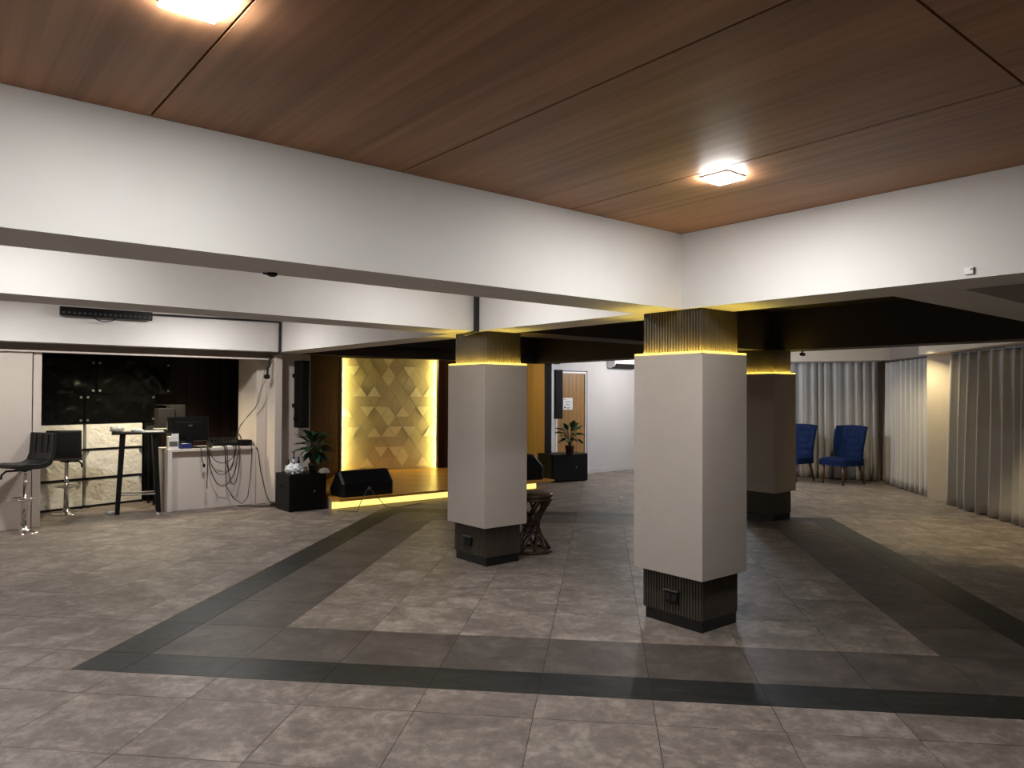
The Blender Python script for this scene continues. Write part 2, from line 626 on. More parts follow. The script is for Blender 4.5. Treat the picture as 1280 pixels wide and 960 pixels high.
plank_wall('wall_stage_left', P1, BA - BD * 0.02, 'stage_wood', 0.19, flip=1)
plank_wall('wall_stage_back', BB + BD * 0.035, BE, 'stage_wood', 0.125)
plank_wall('wall_stage_right', BE, P2, 'amber_wood', 0.22)
pe = P2 + (BE - P2).normalized() * 0.45
struct('wall_stage_end', MB().prism([(q.x, q.y) for q in (P2 + Vector((0.145, 0.045, 0)), W(5.46, 7.42), W(5.50, 7.72), pe + Vector((0.165, 0.05, 0)))], 0, 2.4), 'wall_grey')
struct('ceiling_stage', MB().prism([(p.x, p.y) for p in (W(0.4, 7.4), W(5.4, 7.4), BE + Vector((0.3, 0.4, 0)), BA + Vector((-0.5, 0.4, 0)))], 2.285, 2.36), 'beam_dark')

# beams
struct('ceiling_beam', MB().box(-0.03, -5.2, ZB, 0.365, 7.12, 2.76), 'beam', O3, ROT_U)                                     # over the columns
struct('ceiling_beam', MB().box(-6.4, 0.15, ZB, -0.03, 0.545, 2.76), 'beam', O3, ROT_U)                                    # big beam in front
struct('ceiling_beam', MB().prism([(-6.4, 2.085), (-0.03, 2.515), (-0.03, 2.955), (-6.4, 2.525)], ZB, 2.76), 'beam', O3, ROT_U)
struct('ceiling_beam', MB().box(-6.4, 7.12, ZB, 0.365, 7.40, 2.76), 'beam', O3, ROT_U)                                     # over the alcove
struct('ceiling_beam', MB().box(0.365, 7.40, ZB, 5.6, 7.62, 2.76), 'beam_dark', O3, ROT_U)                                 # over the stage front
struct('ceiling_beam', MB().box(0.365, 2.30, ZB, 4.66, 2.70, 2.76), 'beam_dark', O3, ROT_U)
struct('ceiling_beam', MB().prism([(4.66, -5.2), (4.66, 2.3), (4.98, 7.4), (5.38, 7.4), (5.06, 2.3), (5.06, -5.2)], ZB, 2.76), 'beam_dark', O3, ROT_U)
struct('ceiling_beam', MB().box(0.365, -1.46, ZB, 4.66, -1.085, 2.76), 'beam', O3, ROT_U)

# coffered ceiling: slab and veneer panels
ceiling = struct('ceiling', MB().box(-6.6, -5.4, 2.704, 5.1, 7.5, 2.85), 'ceil_gap', O3, ROT_U)


def ceil_panels(us, vs, mat):
    for u_0, u_1 in zip(us, us[1:]):
        for v_0, v_1 in zip(vs, vs[1:]):
            w, d = u_1 - u_0 - 0.009, v_1 - v_0 - 0.009
            MB().box(-w / 2, -d / 2, ZC, w / 2, d / 2, 2.704).build('ceiling_panel', mat, ceiling, ((u_0 + u_1) / 2, (v_0 + v_1) / 2, 0))


US = [-6.4, -5.69, -4.54, -3.39, -2.24, -1.09, -0.03]
ceil_panels(US, [-5.2, -4.5, -2.17, 0.15], 'ceil_wood')
ceil_panels(US, [0.55, 2.5], 'ceil_wood')
ceil_panels(US, [2.6, 4.9, 7.1], 'ceil_wood')
ceil_panels([0.37, 2.5, 4.66], [-5.2, -1.46], 'ceil_wood')
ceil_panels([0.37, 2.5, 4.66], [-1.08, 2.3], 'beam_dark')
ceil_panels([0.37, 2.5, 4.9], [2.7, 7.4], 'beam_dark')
struct('ceiling_aisle', MB().prism([(5.0, -5.4), (14, -5.4), (14, 9.5), (5.3, 9.5), (5.3, 7.4), (5.0, 2.3)], 2.47, 2.85), 'cream', O3, ROT_U)

# pillar and pelmets of the curtain wall
ubox('wall_pillar', 8.08, 1.42, 0, 8.6, 1.78, 2.47, 'cream', bevel=0.004)
struct('trim_pelmet', MB().box(4.88, -2, 2.235, 5.55, 12.22, 2.47), 'cream', (0, 0, 0), ROT_F)
cA, cB = Vector((2.35, 15.85, 0)), Vector((7.20, 12.95, 0))
struct('trim_pelmet', MB().prism([(2.75, 15.75), (7.06, 13.46), (7.4, 13.9), (3.0, 16.35)], 2.25, 2.47), 'cream')
struct('trim_pelmet', MB().box(5.20, 12.22, 2.245, 5.55, 14.5, 2.47), 'fascia', (0, 0, 0), ROT_F)


# ------------------------------------------------------------------ columns
def fluted(w, d, z0, z1, pitch=0.0235, depth=0.010):
    """one closed outline of round ribs around a w x d rectangle (corner at 0, 0)"""
    pts = []

    def side(ax, ay, bx, by):
        L = math.hypot(bx - ax, by - ay)
        n = int(L / pitch)
        dx, dy = (bx - ax) / L, (by - ay) / L
        nx, ny = dy, -dx
        for i in range(n):
            for t_, h in ((0.0, -depth), (0.22, -depth), (0.30, -0.001), (0.61, 0.0), (0.92, -0.001)):
                s = (i + t_) / n * L
                pts.append((ax + dx * s + nx * h, ay + dy * s + ny * h))
    side(0.006, 0, w - 0.006, 0)
    side(w, 0.006, w, d - 0.006)
    side(w - 0.006, d, 0.006, d)
    side(0, d - 0.006, 0, 0.006)
    return MB().prism(pts, z0, z1)


def make_column(u, v, label, socket_v=None):
    root = thing('column', label, 'column', W(u, v), ROT_U, kind='thing')
    w, d = 0.415, 0.515
    MB().box(0.012, 0.008, 0.0, w - 0.012, d - 0.02, 0.082).build('plinth', 'plinth', root, bevel=0.003)
    fluted(w, d, 0.082, 0.37).build('fluted_base', 'flute', root)
    pb = MB().box(-0.055, -0.043, 0.362, w + 0.04, d + 0.035, 1.890)
    pb.bm.faces.ensure_lookup_table()
    tf = [f for f in pb.bm.faces if all(v_.co.z > 1.88 for v_ in f.verts)]
    bmesh.ops.inset_individual(pb.bm, faces=tf, thickness=0.008)
    bmesh.ops.translate(pb.bm, verts=tf[0].verts[:], vec=(0, 0, -0.018))
    pb.build('panel', 'panel', root, bevel=0.002)
    fluted(w, d, 1.872, ZB - 0.001).build('fluted_cap', 'flute', root)
    s = MB()
    a, b, c, e = -0.0445, -0.0325, w + 0.0295, d + 0.0245
    t_ = 0.002
    for x0, y0, x1, y1 in ((a, b, c, b + t_), (a, e - t_, c, e), (a, b + 0.01, a + t_, e - 0.01), (c - t_, b + 0.01, c, e - 0.01)):
        s.box(x0, y0, 1.8735, x1, y1, 1.8855)
    tag(s.build('led_tape', 'tape', root), 'glowing yellow LED tape')
    if socket_v is not None:
        so = MB().box(-0.018, socket_v - 0.06, 0.155, 0.0, socket_v + 0.06, 0.245).build('power_socket', 'black', root, bevel=0.003)
        so['label'] = 'black twin power socket'
        for k in (-0.026, 0.026):
            MB().box(-0.022, socket_v + k - 0.02, 0.178, -0.018, socket_v + k + 0.02, 0.222).build('outlet', 'plinth', so)
        MB().box(-0.030, socket_v - 0.062, 0.243, 0.0, socket_v + 0.062, 0.249).build('socket_cover', 'steel', so)
    return root


make_column(0, 0, 'tall beige panelled column with fluted glowing cap under the corner of two white beams', 0.245)
make_column(0.041, 2.427, 'beige panelled column with glowing fluted cap hiding part of the rattan stool', 0.27)
make_column(4.405, 2.155, 'shaded brown panelled column with glowing cap in front of the blue chairs')


# ------------------------------------------------------------------ ceiling lamps
def make_lamp(u, v, label, group=None, glow='lamp'):
    root = thing('ceiling_light', label, 'ceiling light', W(u, v, ZC), ROT_U)
    a = 0.080
    MB().box(-a, -a, -0.010, a, a, 0.0).build('lamp_frame', 'white', root, bevel=0.003)
    MB().box(-a + 0.004, -a + 0.004, -0.017, a - 0.004, a - 0.004, -0.010).build('diffuser', glow, root)
    return root


make_lamp(-3.52, -0.89, 'bright square LED ceiling light beside a panel seam, at the top edge of the picture')
make_lamp(-0.966, -0.837, 'bright square LED ceiling light near the corner where the two white beams meet')
for u, v, d in ((-3.6, 1.42, 'between the two long beams above the bar stools'), (-0.95, 1.42, 'between the two long beams near the second column'),
                (-3.4, 5.9, 'above the floor before the bar table'), (-1.25, 6.05, 'above the floor before the desk')):
    make_lamp(u, v, 'square LED ceiling light hidden by beams, ' + d, 'LED lights in the hidden coffers', 'lamp_far' if v < 3 else 'lamp_alcove')

# ------------------------------------------------------------------ stage
stage = thing('stage', 'low wooden stage with a glowing yellow strip under its front lip', 'stage', (0, 0, 0))
deck = [W(0.432, 6.2), W(4.36, 6.2), W(4.36, 8.80), BB + Vector((0.1, 0, 0)), BA + Vector((0.01, 0, 0)), P1 + Vector((0.03, 0, 0)), W(0.46, 7.41)]
MB().prism([(q.x, q.y) for q in deck], 0.135, 0.17).build('deck', 'deck', stage)
base = [W(0.45, 6.47), W(4.16, 6.47), W(4.16, 8.7), BB, BA, P1 + Vector((0.06, 0.05, 0)), W(0.47, 7.3)]
MB().prism([(q.x, q.y) for q in base], 0.0, 0.135).build('fascia', 'stage_fascia', stage)
s = MB().box(0.45, 6.455, 0.010, 4.16, 6.468, 0.100)
tag(s.build('led_tape', 'tape_stage', stage, O3, ROT_U), 'glowing yellow LED tape')
s = MB().box(4.162, 6.456, 0.012, 4.175, 8.3, 0.118)
tag(s.build('led_tape', 'tape_stage', stage, O3, ROT_U), 'glowing yellow LED tape')

# stage backdrop of triangle tiles
BW, BZ0, BZ1 = (BB - BA).length, 0.172, 2.262
bd = thing('stage_backdrop', 'gold backdrop panel of raised triangle tiles glowing at its side edges', 'backdrop', (BA.x, BA.y, BZ0), ROT_B)
MB().box(0, 0.012, 0, BW, 0.06, BZ1 - BZ0).build('backing_board', 'gold', bd)
ROWH = 0.190
HB = 0.1335
CX = BW * 0.487
bright = {(0, 0, 'd'), (1, -5, 'd'), (1, 3, 'd'), (1, 0, 'u'), (2, 0, 'd'), (3, -4, 'u'), (3, -2, 'u'), (3, 4, 'u'), (3, 6, 'u'),
          (5, -3, 'd'), (5, -1, 'd'), (5, 0, 'u'), (5, 2, 'u'), (5, 5, 'd'), (5, -6, 'u'), (6, 0, 'd'), (7, -2, 'u'), (7, 0, 'u'),
          (7, 1, 'd'), (7, 3, 'd'), (7, 6, 'u'), (7, -5, 'd'), (9, -1, 'd'), (9, 1, 'd'), (9, 2, 'u'), (10, -3, 'u'), (10, 5, 'u'),
          (10, 2, 'd'), (10, -6, 'u')}
TOP = BZ1 - BZ0


def clip_poly(pts, axis, lim, keep_less):
    out = []
    for i in range(len(pts)):
        a, b = pts[i], pts[(i + 1) % len(pts)]
        ina = (a[axis] <= lim) == keep_less or a[axis] == lim
        inb = (b[axis] <= lim) == keep_less or b[axis] == lim
        if ina:
            out.append(a)
        if ina != inb:
            t_ = (lim - a[axis]) / (b[axis] - a[axis])
            out.append(tuple(a[k] + (b[k] - a[k]) * t_ for k in range(2)))
    return out


rb = random.Random(3)
for row in range(0, 12):
    zt = TOP - (row - 0.81) * ROWH - 0.19 + 0.03
    zt = TOP + 0.045 - row * ROWH
    zb = zt - ROWH
    for k in range(-8, 9):
        for o_ in ('u', 'd'):
            # lattice parity: alternate up and down triangles along each row
            if (k + row + (0 if o_ == 'd' else 1)) % 2:
                continue
            x = CX + k * HB
            tri = [(x - HB, zb), (x + HB, zb), (x, zt)] if o_ == 'u' else [(x - HB, zt), (x, zb), (x + HB, zt)]
            c = (sum(q[0] for q in tri) / 3, sum(q[1] for q in tri) / 3)
            tri = [(c[0] + (q[0] - c[0]) * 0.965, c[1] + (q[1] - c[1]) * 0.965) for q in tri]
            for ax, lim, less in ((0, 0.0, False), (0, BW, True), (1, 0.0, False), (1, TOP, True)):
                tri = clip_poly(tri, ax, lim, less)
                if len(tri) < 3:
                    break
            if len(tri) < 3:
                continue
            hi = (row, k, o_) in bright
            th = 0.016 if hi else rb.uniform(0.002, 0.007)
            tx, tz = rb.uniform(-0.018, 0.018), rb.uniform(-0.018, 0.018)
            m_ = MB()
            n = len(tri)
            pts = [(q[0], 0.012, q[1]) for q in tri] + [(q[0], 0.012 - th - max(0, 0.006 + (q[0] - c[0]) * tx + (q[1] - c[1]) * tz), q[1]) for q in tri]
            m_.poly(pts, [tuple(range(n)), tuple(range(2 * n - 1, n - 1, -1))] + [(i, i + n, (i + 1) % n + n, (i + 1) % n) for i in range(n)])
            m_.build('triangle_tile', 'gold_hi' if hi else 'gold', bd)
for x0, x1, e0, e1, l0, l1 in ((-0.016, -0.004, -0.004, -0.001, -0.004, 0.016), (BW + 0.004, BW + 0.016, BW + 0.001, BW + 0.004, BW - 0.016, BW + 0.004)):
    MB().box(x0, -0.085, 0, x1, 0.03, TOP).box(l0, -0.085, 0, l1, -0.082, TOP).build('tape_shield', 'steel', bd)  # channel and lip added to keep tape glow off the wood walls
    tag(MB().box(e0, -0.078, 0.005, e1, -0.040, TOP - 0.005).build('led_tape', 'tape_edge', bd), 'glowing yellow LED tape')


# ------------------------------------------------------------------ door, notice, air conditioner
dr = tag(MB().box(5.80, DW + 0.02, 0.0, 6.57, DW + 0.06, 2.02).build('door_1', 'honey_wood', None, O3, ROT_U), kind='structure')
for x0, x1, z0, z1 in ((5.76, 5.80, 0, 2.06), (6.57, 6.61, 0, 2.06), (5.80, 6.57, 2.02, 2.06)):
    MB().box(x0, DW - 0.012, z0, x1, DW + 0.07, z1).build('door_frame', 'white', dr, bevel=0.003)
MB().box(6.605, DW - 0.014, 0, 6.625, DW, 2.08).build('door_frame', 'beam_dark', dr)
MB().box(5.74, DW - 0.014, 2.06, 6.625, DW, 2.075).build('door_frame', 'beam_dark', dr)
for k in range(7):
    MB().box(5.81 + k * 0.108, DW + 0.012, 0.01, 5.81 + (k + 1) * 0.108 - 0.006, DW + 0.02, 2.01).build('door_board', 'honey_wood', dr)
nt = thing('paper_notice', 'square white paper notice taped to the wooden door', 'notice', W(6.10, DW + 0.008, 1.30), ROT_U)
MB().box(-0.13, -0.004, 0, 0.13, 0.004, 0.235).build('sheet', 'paper', nt)
t1 = MB()
x = -0.075
while x < 0.085:
    w = random.uniform(0.010, 0.018)
    t1.box(x, -0.006, 0.146, x + w * 0.75, -0.004, 0.160)
    x += w
t1.build('print_line', 'ink', nt)
t2 = MB()
x = -0.058
while x < 0.045:
    w = random.uniform(0.009, 0.014)
    t2.box(x, -0.006, 0.092, x + w * 0.8, -0.004, 0.104)
    x += w
t2.build('print_line', 'ink_dark', nt)
MB().box(-0.115, -0.006, 0.196, -0.075, -0.004, 0.210).build('print_mark', 'ink_red', nt)
MB().box(-0.105, -0.006, 0.03, -0.055, -0.004, 0.058).build('print_mark', 'leaf2', nt)
MB().box(-0.02, -0.006, 0.018, 0.02, -0.004, 0.045).build('print_mark', 'ink', nt)
MB().box(0.04, -0.006, 0.03, 0.06, -0.004, 0.055).build('print_mark', 'ink_dark', nt)

ac = thing('air_conditioner', 'white wall air conditioner beside the column, high on the grey wall', 'air conditioner', W(7.22, DW, 2.16), ROT_U)
MB().extrude_x([(0, 0.0), (0, 0.27), (-0.16, 0.27), (-0.21, 0.24), (-0.22, 0.09), (-0.18, 0.03), (-0.10, 0.0)], 0, 0.74).build('casing', 'white', ac, bevel=0.006)
MB().extrude_x([(-0.225, 0.075), (-0.185, 0.018), (-0.11, -0.012), (-0.10, 0.0), (-0.18, 0.03), (-0.22, 0.085)], 0.03, 0.71).build('louvre', 'grey', ac)


# ------------------------------------------------------------------ loudspeakers
def column_speaker(loc, rz, label, h=0.97, w=0.20, d=0.22):
    r = thing('column_loudspeaker', label, 'loudspeaker', loc, rz)
    MB().box(-w / 2, -d, 0, w / 2, 0, h).build('cabinet', 'black', r, bevel=0.006)
    MB().box(-w / 2 + 0.012, -d - 0.012, 0.02, w / 2 - 0.012, -d, h - 0.02).build('grille', 'grille', r, bevel=0.004)
    MB().box(-0.05, 0, h * 0.3, 0.05, 0.08, h * 0.36).build('bracket', 'black', r)
    MB().box(-0.05, 0, h * 0.75, 0.05, 0.08, h * 0.81).build('bracket', 'black', r)
    MB().tube([(-w / 2 - 0.025, -0.06, 0.13), (-w / 2, -0.06, 0.13)], 0.03, 10).build('knob', 'black', r)
    return r


column_speaker(W(0.325, 7.34, 1.10), ROT_U + 0.1, 'tall narrow black loudspeaker on the pale wall above the bushy plant', 0.97, 0.13, 0.21)
column_speaker(W(5.66, 7.62, 1.13), ROT_U, 'tall narrow black loudspeaker on the wall beside the wooden door', 0.95, 0.215, 0.12)


def subwoofer(loc, rz, w, d, h, label):
    r = thing('subwoofer', label, 'loudspeaker', loc, rz)
    MB().box(0, 0.018, 0.012, w, d, h).build('cabinet', 'black', r, bevel=0.008)
    MB().box(0.015, 0, 0.03, w - 0.015, 0.018, h - 0.02).build('grille', 'grille', r, bevel=0.004)
    for x, y in ((0.04, 0.06), (w - 0.04, 0.06), (0.04, d - 0.04), (w - 0.04, d - 0.04)):
        MB().lathe([(0.022, 0), (0.022, 0.014)], 10, (x, y, 0)).build('foot', 'black', r)
    b = MB().tube([(w * 0.66, -0.003, h * 0.52), (w * 0.66, 0.0, h * 0.52)], 0.022, 14).build('badge', 'grey', r)
    MB().poly([(w * 0.66 - 0.012, -0.0035, h * 0.52 + 0.01), (w * 0.66 + 0.012, -0.0035, h * 0.52 + 0.01), (w * 0.66, -0.0035, h * 0.52 - 0.012),
               (w * 0.66 - 0.012, -0.0055, h * 0.52 + 0.01), (w * 0.66 + 0.012, -0.0055, h * 0.52 + 0.01), (w * 0.66, -0.0055, h * 0.52 - 0.012)],
              [(0, 1, 2), (3, 5, 4), (0, 3, 4, 1), (1, 4, 5, 2), (2, 5, 3, 0)]).build('emblem', 'steel', b)
    MB().box(-0.002, d * 0.4, h * 0.62, 0.0, d * 0.66, h * 0.72).build('handle', 'grille', r)
    return r


subwoofer(W(-0.118, 6.555), ROT_U, 0.535, 0.50, 0.50, 'black subwoofer box carrying the white bag and bushy plant')
subwoofer(W(4.93, 6.88), ROT_U - 0.16, 0.80, 0.50, 0.51, 'black subwoofer box in front of the door carrying a small plant')


def wedge(loc, rz, L, d, h, label):
    """floor monitor: slanted front, chamfered ends"""
    r = thing('stage_monitor', label, 'loudspeaker', loc, rz)
    prof = [(0.0, 0.0), (d * 0.86, 0.0), (d, h * 0.22), (d * 0.50, h), (d * 0.34, h), (0.0, h * 0.52)]
    mb = MB()
    n = len(prof)
    rings = []
    for x, k in ((0.0, 0.86), (0.035, 1.0), (L - 0.035, 1.0), (L, 0.86)):
        cy, cz = d * 0.5, h * 0.42
        rings.append([mb.bm.verts.new((x, cy + (y - cy) * k, max(0.0, cz + (z - cz) * k) if z > 0 else 0.0)) for y, z in prof])
    for a, b in zip(rings, rings[1:]):
        for i in range(n):
            mb.bm.faces.new((a[i], a[(i + 1) % n], b[(i + 1) % n], b[i]))
    mb.bm.faces.new(rings[0][::-1])
    mb.bm.faces.new(rings[-1])
    mb.build('cabinet', 'black', r, bevel=0.004)
    # grille on the slanted face
    a, b = Vector((0, d * 0.985, h * 0.26)), Vector((0, d * 0.525, h * 0.965))
    nrm = Vector((0, (b - a).z, -(b - a).y)).normalized() * 0.008
    MB().poly([(0.05, *(a)[1:]), (L - 0.05, *(a)[1:]), (L - 0.05, *(b)[1:]), (0.05, *(b)[1:]),
               (0.05, *(a + nrm)[1:]), (L - 0.05, *(a + nrm)[1:]), (L - 0.05, *(b + nrm)[1:]), (0.05, *(b + nrm)[1:])],
              [(3, 2, 1, 0), (4, 5, 6, 7), (0, 1, 5, 4), (1, 2, 6, 5), (2, 3, 7, 6), (3, 0, 4, 7)]).build('grille', 'grille', r)
    MB().tube([(L * 0.5, -0.012, h * 0.3), (L * 0.5, 0.004, h * 0.3)], 0.02, 10).build('connector', 'steel', r)
    return r


wedge(W(0.53, 6.30, 0.17), ROT_U, 0.80, 0.44, 0.35, 'black wedge stage monitor with a trailing cable on the stage edge')
wedge(W(4.22, 6.30, 0.17), math.radians(113), 0.50, 0.52, 0.42, 'black wedge stage monitor at the glowing end of the stage')
c = W(0.93, 6.28, 0.275)
tag(MB().tube([c, W(0.95, 6.22, 0.22), W(1.0, 6.15, 0.14), W(1.06, 6.05, 0.03), W(1.2, 6.05, 0.008), W(1.45, 6.12, 0.008), W(1.75, 6.2, 0.008)], 0.005).build('cable', 'cable_grey', smooth=True),
    'grey cable curving down from the wedge monitor over the glowing strip', 'cable')
tag(MB().tube([W(0.90, 6.285, 0.27), W(0.80, 6.19, 0.20), W(0.7, 6.12, 0.10), W(0.62, 6.05, 0.008), W(0.52, 6.2, 0.008), W(0.45, 6.3, 0.008)], 0.005).build('cable', 'cable_grey', smooth=True),
    'pale cable from the wedge monitor dropping towards the subwoofer with the bag', 'cable')


# ------------------------------------------------------------------ plants
def leaf_mesh(name, L, w, droop, mat, seg=5):
    mb = MB()
    for i in range(seg + 1):
        t_ = i / seg
        ww = w * math.sin(PI * min(1, t_ * 0.93 + 0.07)) ** 0.8 * (1 - 0.25 * t_)
        z = -droop * t_ * t_
        for s_ in (-1, 0, 1):
            mb.bm.verts.new((t_ * L, s_ * ww / 2, z + abs(s_) * ww * 0.16))
    mb.bm.verts.ensure_lookup_table()
    v = mb.bm.verts
    for i in range(seg):
        for s_ in range(2):
            a = i * 3 + s_
            mb.bm.faces.new((v[a], v[a + 3], v[a + 4], v[a + 1]))
    me = mb.mesh(name, True)
    me.materials.append(MAT[mat])
    return me


def plant(name, loc, label, pot_r, pot_h, pot_mat, leaf_mat, specs, L, w, droop, stem_h, seed):
    r = thing(name, label, 'plant', loc, 0.3)
    rnd = random.Random(seed)
    po = MB().lathe([(pot_r * 0.74, 0), (pot_r * 0.95, pot_h * 0.86), (pot_r * 1.04, pot_h * 0.87), (pot_r * 1.06, pot_h), (pot_r * 0.93, pot_h), (pot_r * 0.9, pot_h * 0.92)], 18).build('pot', pot_mat, r, smooth=True)
    MB().lathe([(pot_r * 0.9, pot_h * 0.88), (pot_r * 0.9, pot_h * 0.93)], 14).build('soil', 'soil', po)
    me = leaf_mesh('leaf', L, w, droop, leaf_mat)
    st = MB()
    for ring, (n, el, z, rad) in enumerate(specs):
        for k in range(n):
            az = 2 * PI * (k + rnd.uniform(-0.25, 0.25)) / n + ring * 0.7
            e = el + rnd.uniform(-0.18, 0.18)
            zz = z + rnd.uniform(-0.02, 0.02)
            p = Vector((math.cos(az) * rad, math.sin(az) * rad, zz))
            st.tube([(0.01 * math.cos(az), 0.01 * math.sin(az), pot_h * 0.9), (p.x * 0.4, p.y * 0.4, (zz + pot_h) / 2 + 0.02), tuple(p)], 0.0045, 5)
            o = bpy.data.objects.new('leaf', me)
            COL.objects.link(o)
            o.parent = r
            o.location = p
            k_ = rnd.uniform(0.8, 1.12)
            o.scale = (k_, k_, k_)
            o.rotation_euler = (rnd.uniform(-0.4, 0.4), -e, az)
    st.build('stem', 'stem', r)
    return r


plant('potted_palm', (-2.73, 10.25, 0.50), 'bushy dark green potted plant on the black subwoofer by the stage', 0.072, 0.135, 'pot', 'leaf',
      [(8, -0.35, 0.27, 0.06), (10, 0.0, 0.34, 0.10), (10, 0.3, 0.40, 0.11), (9, 0.6, 0.45, 0.09), (6, 1.0, 0.48, 0.05)], 0.19, 0.105, 0.06, 0.3, 5)
plant('potted_rubber_plant', (1.06, 13.62, 0.51), 'small olive green leafy plant on the subwoofer in front of the door', 0.085, 0.16, 'pot2', 'leaf2',
      [(6, -0.15, 0.27, 0.09), (8, 0.2, 0.36, 0.13), (8, 0.6, 0.43, 0.12), (4, 1.0, 0.46, 0.06)], 0.18, 0.125, 0.04, 0.3, 9)

# things on the subwoofer
bag = thing('plastic_bag', 'crumpled pale blue plastic bag in front of the bushy plant', 'bag', (-2.985, 10.22, 0.50))
MB().blob((0, 0, 0.055), 0.105, 4, 0.5, 4, (1.15, 0.8, 0.75), 3.0, 0.0).build('bag_body', 'bag', bag, smooth=True)
for k, (x, y, h, r_) in enumerate(((-0.01, 0.02, 0.235, 0.018), (0.055, 0.03, 0.165, 0.02), (-0.085, 0.03, 0.13, 0.016))):
    b = thing('bottle', ['tall dark bottle with a white band standing out of the blue plastic bag', 'dark bottle top poking out of the bag beside the plant pot', 'small brown bottle at the wall side of the blue bag'][k], 'bottle',
              (-2.985 + x, 10.22 + y, 0.56), 0, 'bottles in the plastic bag')
    MB().lathe([(r_, 0), (r_, h * 0.62), (r_ * 0.55, h * 0.78), (r_ * 0.55, h * 0.9)], 12).build('bottle_body', 'bluebox' if k < 2 else 'pot2', b, smooth=True)
    MB().lathe([(r_ * 0.7, h * 0.9), (r_ * 0.7, h)], 12).build('cap', 'black' if k else 'pot2', b)
    if k == 0:
        MB().lathe([(r_ * 1.06, h * 0.4), (r_ * 1.06, h * 0.58)], 12).build('label_band', 'white', b)
tag(MB().blob((-2.585, 10.27, 0.53), 0.055, 11, 0.6, 3, (1.25, 0.9, 0.75), 3.4, 0.50).build('crumpled_tissue', 'white', smooth=True),
    'crumpled white tissue between the plant pot and the subwoofer edge', 'tissue')
g_ = thing('glass_jar', 'small clear jar between the blue bag and plant pot', 'jar', (-2.83, 10.24, 0.50))
MB().lathe([(0.026, 0), (0.028, 0.05), (0.02, 0.065)], 12).build('jar_body', 'cable_grey', g_, smooth=True)
MB().lathe([(0.022, 0.065), (0.022, 0.09)], 12).build('lid', 'chair_leg', g_)

# ------------------------------------------------------------------ alcove: stacked panels
SR = math.radians(54.95)
S0 = Vector((-6.187, 9.955, 0))


def spt(s_, y=0.0, z=0.0):
    return S0 + Vector((math.cos(SR) * s_ - math.sin(SR) * y, math.sin(SR) * s_ + math.cos(SR) * y, z))


def wrapped_panel(s0, s1, z0, z1, label, group):
    r = thing('wrapped_panel', label, 'wrapped panel', spt(s0, 0, z0), SR, group)
    L, h = s1 - s0, z1 - z0
    sd = random.uniform(0, 50)

    def f(a, b):
        e = min(a, 1 - a, b, 1 - b)
        k = 0.006 * noise.noise(Vector((a * 5 + sd, b * 3 + a * 4, sd))) + 0.007 * noise.noise(Vector((a * 17 + b * 8 + sd, b * 5 - a * 9, 2)))
        return (0.012 + a * (L - 0.024), -0.004 + k * min(1, e * 9), 0.03 + b * (h - 0.036))
    mb = MB().grid(f, 44, 18)
    mb.box(0.010, 0.0185, 0.028, L - 0.010, 0.28, h - 0.004)
    mb.build('plastic_wrap', 'wrap', r, smooth=False)
    MB().box(0.0, -0.012, 0.0, L, 0.28, 0.026).build('frame_bar', 'black', r)
    for x in (0.036, L - 0.036):
        MB().lathe([(0.026, 0), (0.030, 0.012), (0.026, 0.03)], 12).build('corner_knob', 'black', r, (x, -0.03, 0.0))
    return r


lab = {0: 'on the floor', 1: 'in the middle of the stack', 2: 'on top of the stack'}
for k, (z0, z1) in enumerate(((0.0, 0.385), (0.385, 0.79), (0.79, 1.16))):
    wrapped_panel(-0.40, 0.445, z0, z1, 'white plastic wrapped panel beside the sliding wall leaf, ' + lab[k], 'white wrapped panels in the alcove')
    wrapped_panel(0.465, 1.28, z0, z1, 'white plastic wrapped panel seen behind the high bar table, ' + lab[k], 'white wrapped panels in the alcove')


def vinyl_panel(s0, s1, z0, z1, label):
    r = thing('vinyl_covered_panel', label, 'covered panel', spt(s0, 0, z0), SR, 'black vinyl covered panels in the alcove')
    L, h = s1 - s0, z1 - z0
    sd = random.uniform(0, 50)

    def f(a, b):
        e = min(a, 1 - a, b, 1 - b)
        k = 0.03 * noise.noise(Vector((a * 3 + sd, b * 2.2 + a * 3, sd))) + 0.012 * noise.noise(Vector((a * 9 + sd, b * 5 - a * 6, 2)))
        return (a * L, -0.008 + k * min(1, e * 7), b * h)
    mb = MB().grid(f, 30, 14)
    mb.box(0.0, 0.024, 0.0, L, 0.26, h)
    mb.build('vinyl_cover', 'vinyl', r, smooth=True)
    for x in (0.035, L - 0.045):
        for z in (0.045, h - 0.045):
            MB().tube([(x, -0.022, z), (x, -0.008, z)], 0.017, 12).build('snap_button', 'steel', r)
    return r


vinyl_panel(-0.40, 0.44, 1.165, 1.575, 'black vinyl covered panel beside the wall leaf, directly above the white panels')
vinyl_panel(0.45, 1.47, 1.165, 1.575, 'shiny black vinyl covered panel above the white panels, next to the grey box')
vinyl_panel(-0.40, 0.60, 1.58, 2.06, 'black vinyl covered panel topmost beside the wall leaf')
vinyl_panel(0.61, 1.70, 1.58, 2.06, 'topmost shiny black vinyl covered panel with steel buttons at its wall side')

fc = thing('flight_case', 'tall black case standing behind the high bar table legs', 'case', spt(1.305, 0.0, 0), SR)
MB().box(0, 0, 0.02, 0.26, 0.26, 1.158).build('case_body', 'black', fc, bevel=0.008)
for z in (0.36, 0.78):
    MB().box(-0.003, -0.004, z, 0.263, 0.263, z + 0.02).build('edge_band', 'grille', fc)
MB().box(0.0, 0.0, 0, 0.26, 0.26, 0.02).build('case_base', 'grille', fc)


